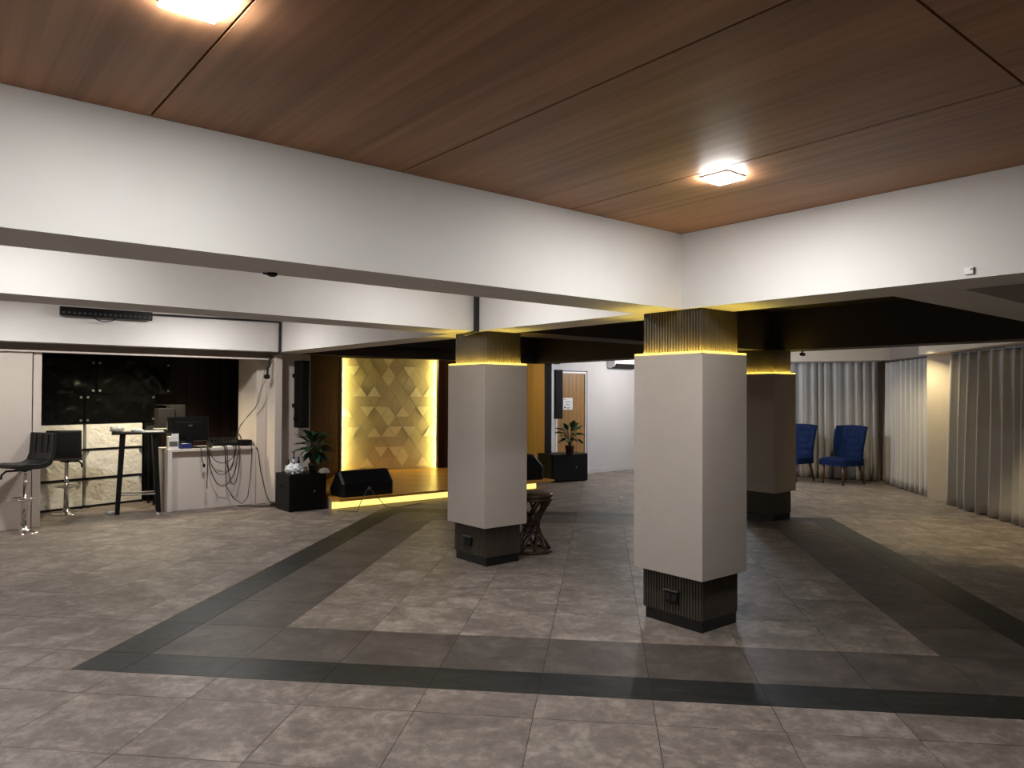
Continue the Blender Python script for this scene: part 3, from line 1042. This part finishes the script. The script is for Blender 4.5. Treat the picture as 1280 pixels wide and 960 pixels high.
# ------------------------------------------------------------------ bar stools
def make_stool(loc, rz, label, seat_h=0.76, foot_h=0.385):
    """faces local +x"""
    r = thing('bar_stool', label, 'bar stool', loc, rz, 'black bar stools by the alcove')
    w = 0.40

    def shell(z_off, thick):
        # profile along x: front edge of the seat -> crease -> up the back
        prof = [(0.235, 0.005), (0.215, 0.03), (0.12, 0.035), (0.0, 0.025), (-0.10, 0.03), (-0.165, 0.06), (-0.195, 0.13), (-0.205, 0.24), (-0.212, 0.355), (-0.225, 0.37),
                (-0.25, 0.355), (-0.248, 0.22), (-0.235, 0.10), (-0.195, 0.005), (-0.12, -0.03), (0.0, -0.035), (0.14, -0.028), (0.22, -0.015)]
        return prof
    prof = shell(0, 0)
    cut_seat, cut_back = prof[:6] + prof[13:], prof[5:14]
    n = 8

    def loft(pts, name):
        mb = MB()
        rings = []
        for j in range(n + 1):
            t_ = j / n * 2 - 1
            k = 1 - 0.06 * t_ ** 6
            rings.append([mb.bm.verts.new((x * k, t_ * w / 2, seat_h + z + 0.0 * t_)) for x, z in pts])
        m = len(pts)
        for a, b in zip(rings, rings[1:]):
            for i in range(m):
                mb.bm.faces.new((a[i], a[(i + 1) % m], b[(i + 1) % m], b[i]))
        mb.bm.faces.new(rings[0][::-1])
        mb.bm.faces.new(rings[-1])
        return mb.build(name, 'black_soft', r, smooth=False, bevel=0.008)
    loft(cut_seat, 'seat')
    bk = loft(cut_back, 'backrest')
    st = MB()
    for y in (-0.1, 0.0, 0.1):
        st.tube([(-0.195, y, seat_h + 0.14), (-0.206, y, seat_h + 0.345)], 0.004, 5)
    for z in (0.19, 0.27):
        st.tube([(-0.199 - 0.05 * (z - 0.15), -w / 2 + 0.02, seat_h + z), (-0.199 - 0.05 * (z - 0.15), w / 2 - 0.02, seat_h + z)], 0.004, 5)
    st.build('stitching', 'black', bk)
    MB().lathe([(0.19, 0), (0.19, 0.006), (0.16, 0.014), (0.06, 0.022), (0.045, 0.05), (0.030, 0.075)], 36).build('base', 'chrome', r, smooth=True)
    MB().lathe([(0.030, 0.07), (0.030, 0.36), (0.034, 0.365), (0.034, 0.40), (0.024, 0.405), (0.024, seat_h - 0.09), (0.026, seat_h - 0.03)], 20).build('pole', 'chrome', r, smooth=True)
    ring = [(0.05 + 0.135 * math.cos(a), 0.135 * math.sin(a), foot_h) for a in [2 * PI * k / 28 for k in range(28)]]
    fr = MB().tube(ring, 0.0105, 8, True).build('footrest', 'chrome', r, smooth=True)
    for s_ in (-1, 1):
        MB().tube([(0.02, s_ * 0.025, foot_h - 0.035), (0.07, s_ * 0.06, foot_h - 0.02), (0.12, s_ * 0.11, foot_h)], 0.008, 6).build('bracket', 'chrome', fr, smooth=True)
    MB().lathe([(0.06, seat_h - 0.06), (0.10, seat_h - 0.035), (0.10, seat_h - 0.03)], 16).build('seat_plate', 'black', r)
    MB().tube([(0.03, -0.03, seat_h - 0.055), (0.13, -0.12, seat_h - 0.06), (0.16, -0.15, seat_h - 0.10), (0.165, -0.155, seat_h - 0.15)], 0.012, 8).build('lever', 'black', r, smooth=True)
    return r


make_stool((-5.555, 8.50, 0), math.radians(248), 'black bar stool in front of the pale wall leaf, seat turned to the wall')
make_stool((-5.86, 9.81, 0), math.radians(112), 'black bar stool in the alcove with its backrest towards the room', 0.74, 0.36)

# ------------------------------------------------------------------ high bar table and what lies on it
bt = thing('bar_table', 'tall narrow black bar table with splayed legs beside the desk', 'table', (-5.0, 9.98, 0), math.radians(28))
MB().box(-0.32, -0.18, 1.045, 0.32, 0.18, 1.072).build('tabletop', 'black', bt, bevel=0.004)
for sx in (-1, 1):
    for sy in (-1, 1):
        x1, y1 = sx * 0.245, sy * 0.13
        x0, y0 = sx * 0.19, sy * 0.10
        mb = MB()
        a = 0.027
        mb.poly([(x1 - a, y1 - a, 0), (x1 + a, y1 - a, 0), (x1 + a, y1 + a, 0), (x1 - a, y1 + a, 0),
                 (x0 - a * 1.3, y0 - a * 1.3, 1.045), (x0 + a * 1.3, y0 - a * 1.3, 1.045), (x0 + a * 1.3, y0 + a * 1.3, 1.045), (x0 - a * 1.3, y0 + a * 1.3, 1.045)],
                [(3, 2, 1, 0), (4, 5, 6, 7), (0, 1, 5, 4), (1, 2, 6, 5), (2, 3, 7, 6), (3, 0, 4, 7)])
        mb.build('leg', 'black', bt)
for sy in (-1, 1):
    MB().tube([(-0.232, sy * 0.124, 0.25), (0.232, sy * 0.124, 0.25)], 0.011, 8).build('stretcher', 'steel', bt)
for sx in (-1, 1):
    MB().tube([(sx * 0.226, -0.12, 0.36), (sx * 0.226, 0.12, 0.36)], 0.011, 8).build('stretcher', 'black', bt)


def on_table(x, y):
    a = math.radians(28)
    return Vector((-5.0 + math.cos(a) * x - math.sin(a) * y, 9.98 + math.sin(a) * x + math.cos(a) * y, 1.072))


q = on_table(-0.26, -0.02)
tag(MB().blob((q.x, q.y, q.z + 0.042), 0.072, 21, 0.4, 3, (1.15, 0.95, 0.72), 3, q.z).build('plastic_bag', 'wrap', smooth=True),
    'crumpled white plastic bag at the end of the high bar table', 'bag')
q = on_table(-0.02, -0.04)
tag(MB().blob((q.x, q.y, q.z + 0.02), 0.05, 31, 0.5, 3, (1.5, 1.0, 0.5), 3, q.z).build('crumpled_tissue', 'white', smooth=True),
    'crumpled white tissue in the middle of the high bar table', 'tissue')
q = on_table(0.17, -0.03)
tag(MB().box(-0.13, -0.08, 0, 0.13, 0.08, 0.012).build('folded_paper', 'paper', None, q, math.radians(20)), 'flat white papers lying on the desk end of the bar table', 'paper')
q = on_table(0.10, 0.09)
tag(MB().box(-0.10, -0.03, 0, 0.10, 0.03, 0.03).build('remote_control', 'black', None, q, math.radians(35), bevel=0.005), 'black handset lying on the high bar table behind the papers', 'remote control')
q = Vector((-5.26, 9.82, 0))
tag(MB().blob((q.x, q.y, 0.02), 0.05, 41, 0.6, 3, (1.4, 0.8, 0.5), 3, 0.0).build('crumpled_tissue', 'white', smooth=True),
    'crumpled white litter on the floor at the bar table foot', 'tissue')
tag(MB().box(0, 0, 0, 0.34, 0.03, 0.006).build('trim_lit_tile_edge', 'wall', None, (-4.78, 10.02, 0), math.radians(-62)), kind='structure')  # pale strip laid in place of light catching the tile edges

# ------------------------------------------------------------------ desk
dk = thing('desk', 'pale laminate desk with a modesty panel, cables hanging over its front', 'desk', W(-1.385, 7.58), ROT_U)
DL, DD, DH = 1.185, 0.56, 0.838
MB().box(0, 0, DH - 0.036, DL, DD, DH).build('desktop', 'desk', dk, bevel=0.002)
MB().box(0, 0.004, 0, 0.055, DD, DH - 0.036).build('side_panel', 'desk', dk, bevel=0.002)
MB().box(DL - 0.04, 0.004, 0, DL, DD, DH - 0.036).build('side_panel', 'desk', dk, bevel=0.002)
MB().box(0.055, 0.075, 0.0, 0.50, 0.095, DH - 0.036).build('front_panel', 'desk', dk)
MB().box(0.504, 0.075, 0.0, DL - 0.04, 0.095, DH - 0.036).build('front_panel', 'desk', dk)


def dloc(x, y, z=0.0):
    p = W(-1.385, 7.58)
    return Vector((p.x + UX * x - UY * y, p.y + UY * x + UX * y, DH + z))


mo = thing('computer_monitor', 'black computer monitor seen from behind on the pale desk', 'monitor', dloc(0.335, 0.27), ROT_U)
MB().box(-0.275, 0.0, 0.085, 0.275, 0.035, 0.43).build('screen', 'plinth', mo, bevel=0.006)
MB().box(-0.18, -0.022, 0.14, 0.18, 0.0, 0.36).build('back_housing', 'black', mo, bevel=0.008)
MB().box(-0.05, -0.035, 0.005, 0.05, -0.012, 0.22).build('stand', 'black', mo)
MB().box(-0.13, -0.10, 0.0, 0.13, 0.08, 0.012).build('base', 'black', mo, bevel=0.004)
em = MB()
em.tube([(0.02, -0.0255, 0.305), (0.02, -0.022, 0.305)], 0.022, 16)
for v_ in em.bm.verts:
    v_.co.x = 0.02 + (v_.co.x - 0.02) * 1.35
    v_.co.z = 0.305 + (v_.co.z - 0.305) * 0.55
tag(em.build('emblem', 'steel', mo), 'small silver oval emblem')
kb = thing('keyboard', 'black keyboard under the monitor on the desk edge', 'keyboard', dloc(0.46, 0.03), ROT_U)
MB().box(-0.13, 0, 0, 0.13, 0.10, 0.014).build('keyboard_body', 'black', kb, bevel=0.003)
ky = MB()
for i in range(10):
    for j in range(3):
        ky.box(-0.122 + i * 0.0245, 0.012 + j * 0.026, 0.014, -0.122 + i * 0.0245 + 0.020, 0.034 + j * 0.026, 0.021)
tag(ky.build('keys', 'grille', kb), kind='stuff')
mx = thing('audio_mixer', 'low black audio mixer with knobs on the desk beside the monitor', 'mixer', dloc(0.632, 0.14), ROT_U)
MB().extrude_x([(0, 0), (0.30, 0), (0.30, 0.115), (0.24, 0.115), (0, 0.045)], 0, 0.36).build('mixer_body', 'black', mx, bevel=0.004)
for i in range(8):
    for j in range(3):
        MB().lathe([(0.009, 0), (0.007, 0.016)], 8).build('knob', 'cable_grey' if j == 0 else 'black', mx, (0.025 + i * 0.044, 0.06 + j * 0.06, 0.062 + j * 0.0175))
rc = thing('wireless_receiver', 'small black receiver box with a curved antenna at the desk corner', 'receiver', dloc(1.005, 0.10), ROT_U)
MB().box(0, 0, 0, 0.16, 0.18, 0.085).build('receiver_body', 'black', rc, bevel=0.005)
MB().box(0.02, -0.004, 0.03, 0.08, 0, 0.055).build('display', 'plinth', rc)
MB().tube([(0.04, 0.1, 0.08), (0.035, 0.1, 0.12), (0.01, 0.1, 0.16), (-0.03, 0.1, 0.185), (-0.07, 0.1, 0.18)], 0.007, 8).build('antenna', 'black', rc, smooth=True)
tag(MB().box(0, 0, 0, 0.13, 0.10, 0.012).build('paper_stack', 'paper', None, dloc(0.60, 0.015), ROT_U), 'white papers at the desk edge below the mixer', 'paper')
tag(MB().box(0, 0, 0, 0.10, 0.09, 0.014).build('paper_stack', 'paper', None, dloc(0.76, 0.015), ROT_U), 'small white papers at the desk edge between hanging cables', 'paper')
cn = thing('carton', 'upright pale carton with a torn top at the desk corner by the bar table', 'carton', dloc(0.03, 0.10), ROT_U)
MB().box(0, 0, 0, 0.13, 0.09, 0.17).build('carton_body', 'white', cn, bevel=0.003)
MB().box(0.04, 0.0, 0.17, 0.13, 0.006, 0.205).build('flap', 'white', cn)
MB().box(0.01, -0.002, 0.03, 0.12, 0.0, 0.10).build('print_patch', 'cable_grey', cn)
bx = thing('tin', 'small dark blue tin lying on the desk beside the carton', 'tin', dloc(0.168, 0.03), ROT_U)
MB().box(0, 0, 0, 0.145, 0.10, 0.066).build('tin_body', 'bluebox', bx, bevel=0.004)
MB().box(0.03, 0.01, 0.066, 0.10, 0.07, 0.069).build('lid_print', 'bag', bx)
pen = MB().lathe([(0.022, 0), (0.022, 0.13), (0.012, 0.15), (0.012, 0.17)], 12)
tag(pen.build('bottle', plain('teal_plastic', (0.02, 0.10, 0.12), 0.3), None, dloc(0.18, 0.217), smooth=True), 'dim teal bottle behind the blue tin on the desk', 'bottle')

# grey box and small frame behind the desk
gb = thing('cardboard_box', 'dark grey open box with a raised flap behind the desk', 'box', (-5.04, 10.62, 0), math.radians(42))
MB().box(0, 0, 1.118, 0.22, 0.2, 1.375).build('box_body', 'grey', gb, bevel=0.004)
MB().box(0.17, 0.02, 1.118, 0.375, 0.22, 1.425).build('flap', 'grey', gb, bevel=0.004)
sh = thing('side_stand', 'slim dark stand with a pale top edge carrying the grey box', 'stand', (-5.09, 10.56, 0), math.radians(42))
MB().box(0, 0, 1.075, 0.42, 0.30, 1.118).build('stand_top', 'grey', sh)
MB().box(0, -0.012, 1.078, 0.31, 0.0, 1.094).build('edge_strip', 'wrap', sh)
for x in (0.03, 0.39):
    for y in (0.03, 0.27):
        MB().tube([(x, y, 0), (x, y, 1.075)], 0.014, 8).build('leg', 'black', sh)
pf = thing('picture_frame', 'small thin pale frame hung on dark planks above the monitor', 'frame', W(-1.08, 9.655, 1.16), ROT_U)
for x0, x1, z0, z1 in ((-0.21, 0.21, 0.24, 0.252), (-0.21, -0.198, 0, 0.24), (0.196, 0.21, 0, 0.24), (-0.21, 0.21, -0.012, 0)):
    MB().box(x0, -0.018, z0, x1, 0, z1).build('frame_bar', 'steel', pf)
MB().box(-0.2, -0.008, 0.0, 0.2, 0, 0.24).build('picture', 'black', pf)


# cables over the desk front
def hang(x0, x1, sag, y=-0.02, z0=0.012, n=14, lean=0.0):
    pts = [dloc(x0, 0.10, z0), dloc(x0, 0.03, z0 + 0.004), dloc(x0, y * 0.6, z0 - 0.004)]
    for i in range(n + 1):
        t_ = i / n
        zz = z0 - 0.03 - sag * (1 - (2 * t_ - 1) ** 2) ** 0.62
        pts.append(dloc(x0 + (x1 - x0) * t_ + lean * math.sin(PI * t_), y, zz))
    pts += [dloc(x1, y * 0.6, z0 - 0.004), dloc(x1, 0.03, z0 + 0.004), dloc(x1, 0.10, z0)]
    return pts


for x0, x1, sag, y, lb_ in ((0.53, 0.90, 0.20, -0.02, 'shallowest black cable loop over the desk front'), (0.51, 0.89, 0.36, -0.032, 'middle one of the wide black cable loops over the desk front'),
                            (0.50, 0.93, 0.52, -0.044, 'deepest wide black cable loop over the desk front'), (0.76, 0.94, 0.50, -0.056, 'narrow deep black cable loop under the mixer'),
                            (0.73, 0.86, 0.30, -0.068, 'narrow short black cable loop under the mixer')):
    tag(MB().tube(hang(x0, x1, sag, y), 0.0055, 7).build('cable', 'cable', smooth=True), lb_, 'cable', 'cable loops over the desk front')
tag(MB().tube([dloc(0.74, 0.1, 0.01), dloc(0.74, 0.0, 0.012), dloc(0.745, -0.025, -0.05), dloc(0.75, -0.03, -0.35), dloc(0.765, -0.03, -0.55), dloc(0.86, -0.04, -0.72),
               dloc(0.97, -0.06, -0.80), dloc(1.06, -0.04, -0.72), dloc(1.10, -0.03, -0.45), dloc(1.12, -0.02, -0.10), dloc(1.12, 0.0, 0.012), dloc(1.11, 0.08, 0.012)], 0.006, 7).build('cable', 'cable', smooth=True),
    'longest black cable loop reaching nearly down to the floor before the desk', 'cable')
tag(MB().tube([dloc(0.50, 0.1, 0.01), dloc(0.50, 0.0, 0.012), dloc(0.505, -0.025, -0.05), dloc(0.505, -0.03, -0.30), dloc(0.50, -0.03, -0.56)], 0.005, 7).build('cable', 'cable', smooth=True),
    'straight black cable hanging down with a white plug at its end', 'cable')
tag(MB().tube([dloc(0.50, -0.03, -0.56), dloc(0.50, -0.03, -0.60)], 0.013, 8).build('plug', 'white'), 'white plug hanging at the end of the straight cable', 'plug')
tag(MB().tube([dloc(0.42, 0.1, 0.01), dloc(0.42, 0.0, 0.012), dloc(0.425, -0.02, -0.06), dloc(0.43, -0.03, -0.16), dloc(0.455, -0.03, -0.22)], 0.006, 7).build('cable', 'cable', smooth=True),
    'short black cable ending in a plug at the desk front', 'cable')
tag(MB().box(-0.016, -0.016, -0.045, 0.016, 0.016, 0.0).build('plug', 'black', None, dloc(0.458, -0.03, -0.215), 0.3), 'black plug on the short cable at the desk front', 'plug')
tag(MB().tube([dloc(1.13, 0.12, 0.012), dloc(1.175, 0.03, 0.014), dloc(1.205, -0.03, -0.06), dloc(1.22, -0.10, -0.35), dloc(1.25, -0.22, -0.66), dloc(1.28, -0.33, -0.80), dloc(1.30, -0.38, -0.83)], 0.007, 7).build('cable', 'cable', smooth=True),
    'black cable slanting from the desk corner down to the coil on the floor', 'cable')
coil = []
for i in range(60):
    t_ = i / 59
    a = t_ * 2 * PI * 4.2
    p = dloc(1.31 + 0.075 * math.cos(a), -0.42 + 0.05 * math.sin(a), -DH + 0.010 + 0.035 * t_ + 0.05 * max(0, math.sin(a * 0.5)))
    coil.append(p)
tag(MB().tube(coil, 0.006, 6).build('cable_coil', 'cable', smooth=True), 'tangled black cable coil on the floor beside the subwoofer', 'cable')
tag(MB().tube([dloc(1.29, -0.36, -DH + 0.008), dloc(1.15, -0.28, -DH + 0.008), dloc(1.0, -0.12, -DH + 0.008), dloc(0.9, -0.08, -DH + 0.008)], 0.007, 6).build('cable', 'cable', smooth=True),
    'black cable lying on the floor along the desk foot', 'cable')

# ------------------------------------------------------------------ wall and beam hardware
lb = thing('light_bar', 'long black stage light bar with small lenses fixed on the white beam', 'light bar', W(-2.73, 7.07, 2.50), ROT_U)
MB().box(0, -0.06, 0, 1.0, 0.0, 0.105).build('housing', 'black', lb, bevel=0.005)
for k in range(18):
    MB().tube([(0.035 + k * 0.0546, -0.068, 0.035), (0.035 + k * 0.0546, -0.06, 0.035)], 0.016, 10).build('lens', 'lens', lb)
for x in (0.15, 0.85):
    MB().box(x, -0.05, 0.03, x + 0.04, 0.048, 0.075).build('bracket', 'black', lb)
MB().tube([(0.34, -0.03, 0.002), (0.40, -0.04, -0.035), (0.47, -0.045, -0.05), (0.54, -0.04, -0.035), (0.60, -0.03, 0.002)], 0.006, 6).build('cable_loop', 'cable', lb, smooth=True)

cd = thing('cable_conduit', 'black cable trunking along the white beam and down to the pilaster', 'conduit', (0, 0, 0))
MB().tube([W(-1.73, 7.09, 2.585), W(-0.05, 7.09, 2.60)], 0.014, 8).build('conduit_run', 'cable', cd)
MB().tube([W(-0.055, 7.085, 2.60), W(-0.06, 7.085, 2.17)], 0.018, 8).build('conduit_drop', 'cable', cd)
MB().tube([W(-0.06, 7.085, 2.17), W(-0.10, 7.15, 2.155), W(-0.135, 7.25, 2.14), W(-0.14, 7.25, 1.98), W(-0.165, 7.25, 1.95), W(-0.17, 7.25, 1.86)], 0.016, 8).build('conduit_drop', 'cable', cd)
tag(MB().lathe([(0.03, 0), (0.04, 0.015), (0.04, 0.05), (0.025, 0.065)], 14).build('junction_knob', 'black', cd, W(-0.175, 7.25, 1.80)), 'round black connector')
tag(MB().tube([W(-0.17, 7.25, 1.84), W(-0.19, 7.36, 1.70), W(-0.21, 7.48, 1.45), W(-0.33, 7.54, 1.28), W(-0.42, 7.60, 1.14), W(-0.44, 7.66, 0.97), W(-0.46, 7.72, 0.93)], 0.0042, 6).build('cable', 'cable_grey', smooth=True),
    'thin dark cable dropping from the round connector behind the receiver', 'cable', 'thin cables on the pilaster')
tag(MB().tube([W(-0.19, 7.25, 2.02), W(-0.20, 7.36, 1.72), W(-0.24, 7.50, 1.38), W(-0.36, 7.56, 1.23), W(-0.44, 7.62, 1.08), W(-0.45, 7.70, 0.95)], 0.0042, 6).build('cable', 'cable_grey', smooth=True),
    'thin dark cable bowed further from the wall on its way to the desk', 'cable', 'thin cables on the pilaster')

c2 = thing('cable_conduit', 'short black conduit down the white beam to the column by the rattan stool', 'conduit', (0, 0, 0))
MB().box(-0.022, -0.03, 0, 0.022, 0.0, 0.36).build('conduit_drop', 'cable', c2, W(-0.056, 2.478, 2.17), ROT_U)
MB().tube([W(-0.056, 2.47, 2.18), W(-0.04, 2.56, 2.163), W(0.022, 2.80, 2.16)], 0.012, 6).build('conduit_run', 'cable', c2)
MB().tube([W(-0.012, 2.66, 2.162), W(0.008, 2.74, 2.162)], 0.013, 8).build('fitting', 'steel', c2)

sd_ = thing('ceiling_sensor', 'tiny black sensor on the underside of the big white beam', 'sensor', W(-2.75, 0.50, ZB - 0.012), ROT_U)
MB().lathe([(0.012, -0.006), (0.024, 0.0), (0.026, 0.012)], 12).build('sensor_body', 'black', sd_)
MB().tube([(0.0, 0, 0.004), (-0.045, 0.0, 0.006)], 0.005, 6).build('wire', 'cable', sd_)
bk = thing('wall_bracket', 'small grey metal bracket at the lower edge of the white beam, away from the columns', 'bracket', W(-0.03, -1.626, 2.20), ROT_U)
MB().box(-0.012, -0.02, 0.0, 0.0, 0.02, 0.035).build('bracket_plate', 'steel', bk)
MB().tube([(-0.02, -0.008, 0.026), (-0.012, -0.008, 0.026)], 0.006, 8).build('screw', 'white', bk)
sm = thing('spot_lamp', 'tiny black spot lamp under the beam beside the shaded column', 'spot lamp', W(4.86, 2.02, ZB), ROT_U)
MB().tube([(0, 0, 0.0), (0, 0, -0.035)], 0.008, 8).build('mount', 'black', sm)
MB().tube([(-0.03, 0, -0.05), (0.04, 0, -0.05)], 0.022, 10).build('lamp_head', 'black', sm)


# ------------------------------------------------------------------ rattan stool behind the second column
rs = thing('rattan_stool', 'hourglass dark rattan stool with round top behind a column', 'stool', (0.20, 7.60, 0))
RT_, RB_, HT = 0.215, 0.20, 0.575
MB().lathe([(RT_ - 0.01, HT - 0.02), (RT_ + 0.005, HT - 0.01), (RT_ + 0.008, HT + 0.012), (RT_ - 0.006, HT + 0.022), (0.05, HT + 0.024)], 36).build('seat', 'rattan_top', rs, smooth=True)
for zz, rr in ((HT - 0.035, RT_ - 0.006), (0.018, RB_)):
    MB().tube([(rr * math.cos(2 * PI * k / 32), rr * math.sin(2 * PI * k / 32), zz) for k in range(32)], 0.016, 8, True).build('ring', 'rattan', rs, smooth=True)
MB().tube([(0.088 * math.cos(2 * PI * k / 24), 0.088 * math.sin(2 * PI * k / 24), 0.295) for k in range(24)], 0.011, 6, True).build('waist_ring', 'rattan', rs, smooth=True)
for k in range(9):
    for s_ in (-1, 1):
        a0 = 2 * PI * k / 9
        a1 = a0 + s_ * 2.35
        pts = []
        for i in range(9):
            t_ = i / 8
            p0 = Vector((RB_ * math.cos(a0), RB_ * math.sin(a0), 0.02))
            p1 = Vector((RT_ * math.cos(a1), RT_ * math.sin(a1), HT - 0.03))
            pts.append(p0.lerp(p1, t_))
        MB().tube(pts, 0.0125, 6).build('cane', 'rattan', rs, smooth=True)


# ------------------------------------------------------------------ blue chairs
def make_chair(loc, rz, label):
    """faces local -y"""
    r = thing('dining_chair', label, 'chair', loc, rz, 'blue tufted dining chairs')
    w, d, sh_ = 0.56, 0.54, 0.47
    mb = MB()

    def top(a, b):
        x, y = (a - 0.5) * w, -0.27 + b * d
        e = min(a, 1 - a, b, 1 - b)
        return (x * (1 - 0.06 * b), y, sh_ - 0.03 + 0.045 * min(1, e * 6) ** 0.5)
    mb.grid(top, 14, 12)
    mb.poly([(-w / 2, -0.27, sh_ - 0.03), (w / 2, -0.27, sh_ - 0.03), (w / 2 * 0.94, 0.23, sh_ - 0.03), (-w / 2 * 0.94, 0.23, sh_ - 0.03),
             (-w / 2, -0.27, sh_ - 0.13), (w / 2, -0.27, sh_ - 0.13), (w / 2 * 0.94, 0.23, sh_ - 0.13), (-w / 2 * 0.94, 0.23, sh_ - 0.13)],
            [(0, 1, 5, 4), (1, 2, 6, 5), (2, 3, 7, 6), (3, 0, 4, 7), (7, 6, 5, 4)])
    bmesh.ops.remove_doubles(mb.bm, verts=mb.bm.verts[:], dist=0.002)
    mb.build('seat', 'blue', r, smooth=False)
    # tufted back with wings that curve forward
    tuft = []
    for j in range(4):
        for i in range(5 if j % 2 == 0 else 4):
            tuft.append((0.20 + i * 0.15 + (0 if j % 2 == 0 else 0.075), 0.30 + j * 0.17))

    def back(a, b):
        x = (a - 0.5) * 2
        flare = 0.90 + 0.16 * b
        wing = max(0, abs(x) - 0.72) / 0.28
        wing_f = wing ** 1.4 * 0.11 * (0.35 + 0.65 * min(1, b * 2.2)) * (1 if b < 0.93 else 0.8)
        dent = sum(math.exp(-((a - ta) ** 2 + ((b - tb) * 1.15) ** 2) / 0.0016) for ta, tb in tuft) * 0.022
        y = 0.20 + 0.13 * b - wing_f + dent - 0.035
        z = sh_ - 0.10 + b * 0.675 + 0.018 * (1 - x * x) * (1 if b > 0.95 else b)
        return (x * w / 2 * flare * (1 - 0.02 * wing), y, z)
    bm_ = MB().grid(back, 40, 26)
    bk_ = bm_.build('backrest', 'blue', r, smooth=True, solid=-0.065)
    me = MB().blob((0, 0, 0), 0.011, 1, 0, 1).mesh('tuft_button', True)
    me.materials.append(MAT['blue'])
    for ta, tb in tuft:
        o = bpy.data.objects.new('tuft_button', me)
        COL.objects.link(o)
        o.parent = bk_
        p = back(ta, tb)
        o.location = (p[0], p[1] - 0.002, p[2])
    nails = MB()
    for s_ in (-1, 1):
        for k in range(22):
            p = back(0.5 + s_ * 0.497, 0.04 + k * 0.043)
            nails.blob((p[0] + s_ * 0.004, p[1] + 0.045, p[2]), 0.0055, 0, 0, 1)
    tag(nails.build('nailhead_trim', 'steel', bk_), kind='stuff')
    for sx in (-1, 1):
        MB().tube([(sx * 0.215, -0.235, sh_ - 0.12), (sx * 0.222, -0.245, 0.0)], [0.026, 0.016], 8).build('leg', 'chair_leg', r, smooth=True)
        MB().tube([(sx * 0.20, 0.20, sh_ - 0.12), (sx * 0.212, 0.255, 0.18), (sx * 0.215, 0.31, 0.0)], [0.026, 0.021, 0.016], 8).build('leg', 'chair_leg', r, smooth=True)
    return r


make_chair((6.00, 13.52, 0), math.radians(-64), 'blue tufted velvet chair standing clear of the column before the curtain')
make_chair((5.30, 14.00, 0), math.radians(-56), 'blue tufted velvet chair half hidden behind the shaded column')


# ------------------------------------------------------------------ curtains
def make_curtain(a, b, ztop, label, pleat, amp, seed, rail_mat='rail', z0=0.012):
    d = b - a
    L = d.length
    r = thing('curtain', label, 'curtain', (a.x, a.y, 0), math.atan2(d.y, d.x), 'grey curtains of the window wall')
    rnd = random.Random(seed)
    ph = [0.0]
    while ph[-1] < L:
        ph.append(ph[-1] + pleat * rnd.uniform(0.65, 1.45))
    amps = [rnd.uniform(0.6, 1.25) for _ in ph]

    def wave(x):
        for i in range(len(ph) - 1):
            if ph[i] <= x <= ph[i + 1]:
                t_ = (x - ph[i]) / (ph[i + 1] - ph[i])
                return math.sin(2 * PI * t_) * amps[i] + 0.35 * math.sin(4 * PI * t_ + seed) * amps[i]
        return 0.0
    n = int(L / pleat * 16)

    def f(s_, t_):
        x = s_ * L
        k = 0.55 + 0.55 * (1 - t_)
        drift = 0.03 * noise.noise(Vector((x * 2.1, t_ * 1.2, seed)))
        xs = min(max(x + 0.35 * drift * (1 - t_), 0), L)
        return (x + drift * 0.6 * (1 - t_), -wave(xs) * amp * k + drift * (1 - t_), z0 + t_ * (ztop - z0))
    MB().grid(f, n, 14).build('fabric', 'curtain', r, smooth=True, solid=0.004)
    MB().box(-0.02, -0.03, ztop - 0.012, L + 0.02, 0.03, ztop + 0.022).build('curtain_rail', rail_mat, r)
    return r


make_curtain(Vector((3.0, 15.98, 0)), Vector((6.86, 13.93, 0)), 2.245, 'wide grey pleated curtain hanging behind the two blue chairs', 0.16, 0.055, 1, 'wall_grey')
make_curtain(WF(5.16, 14.35), WF(5.13, 12.42), 2.215, 'narrow grey pleated curtain between the cream pillar and the curtain corner', 0.17, 0.050, 2)
make_curtain(WF(5.12, 11.62), WF(5.25, 3.4), 2.215, 'long grey curtain in deep folds beside the cream pillar', 0.21, 0.075, 5)
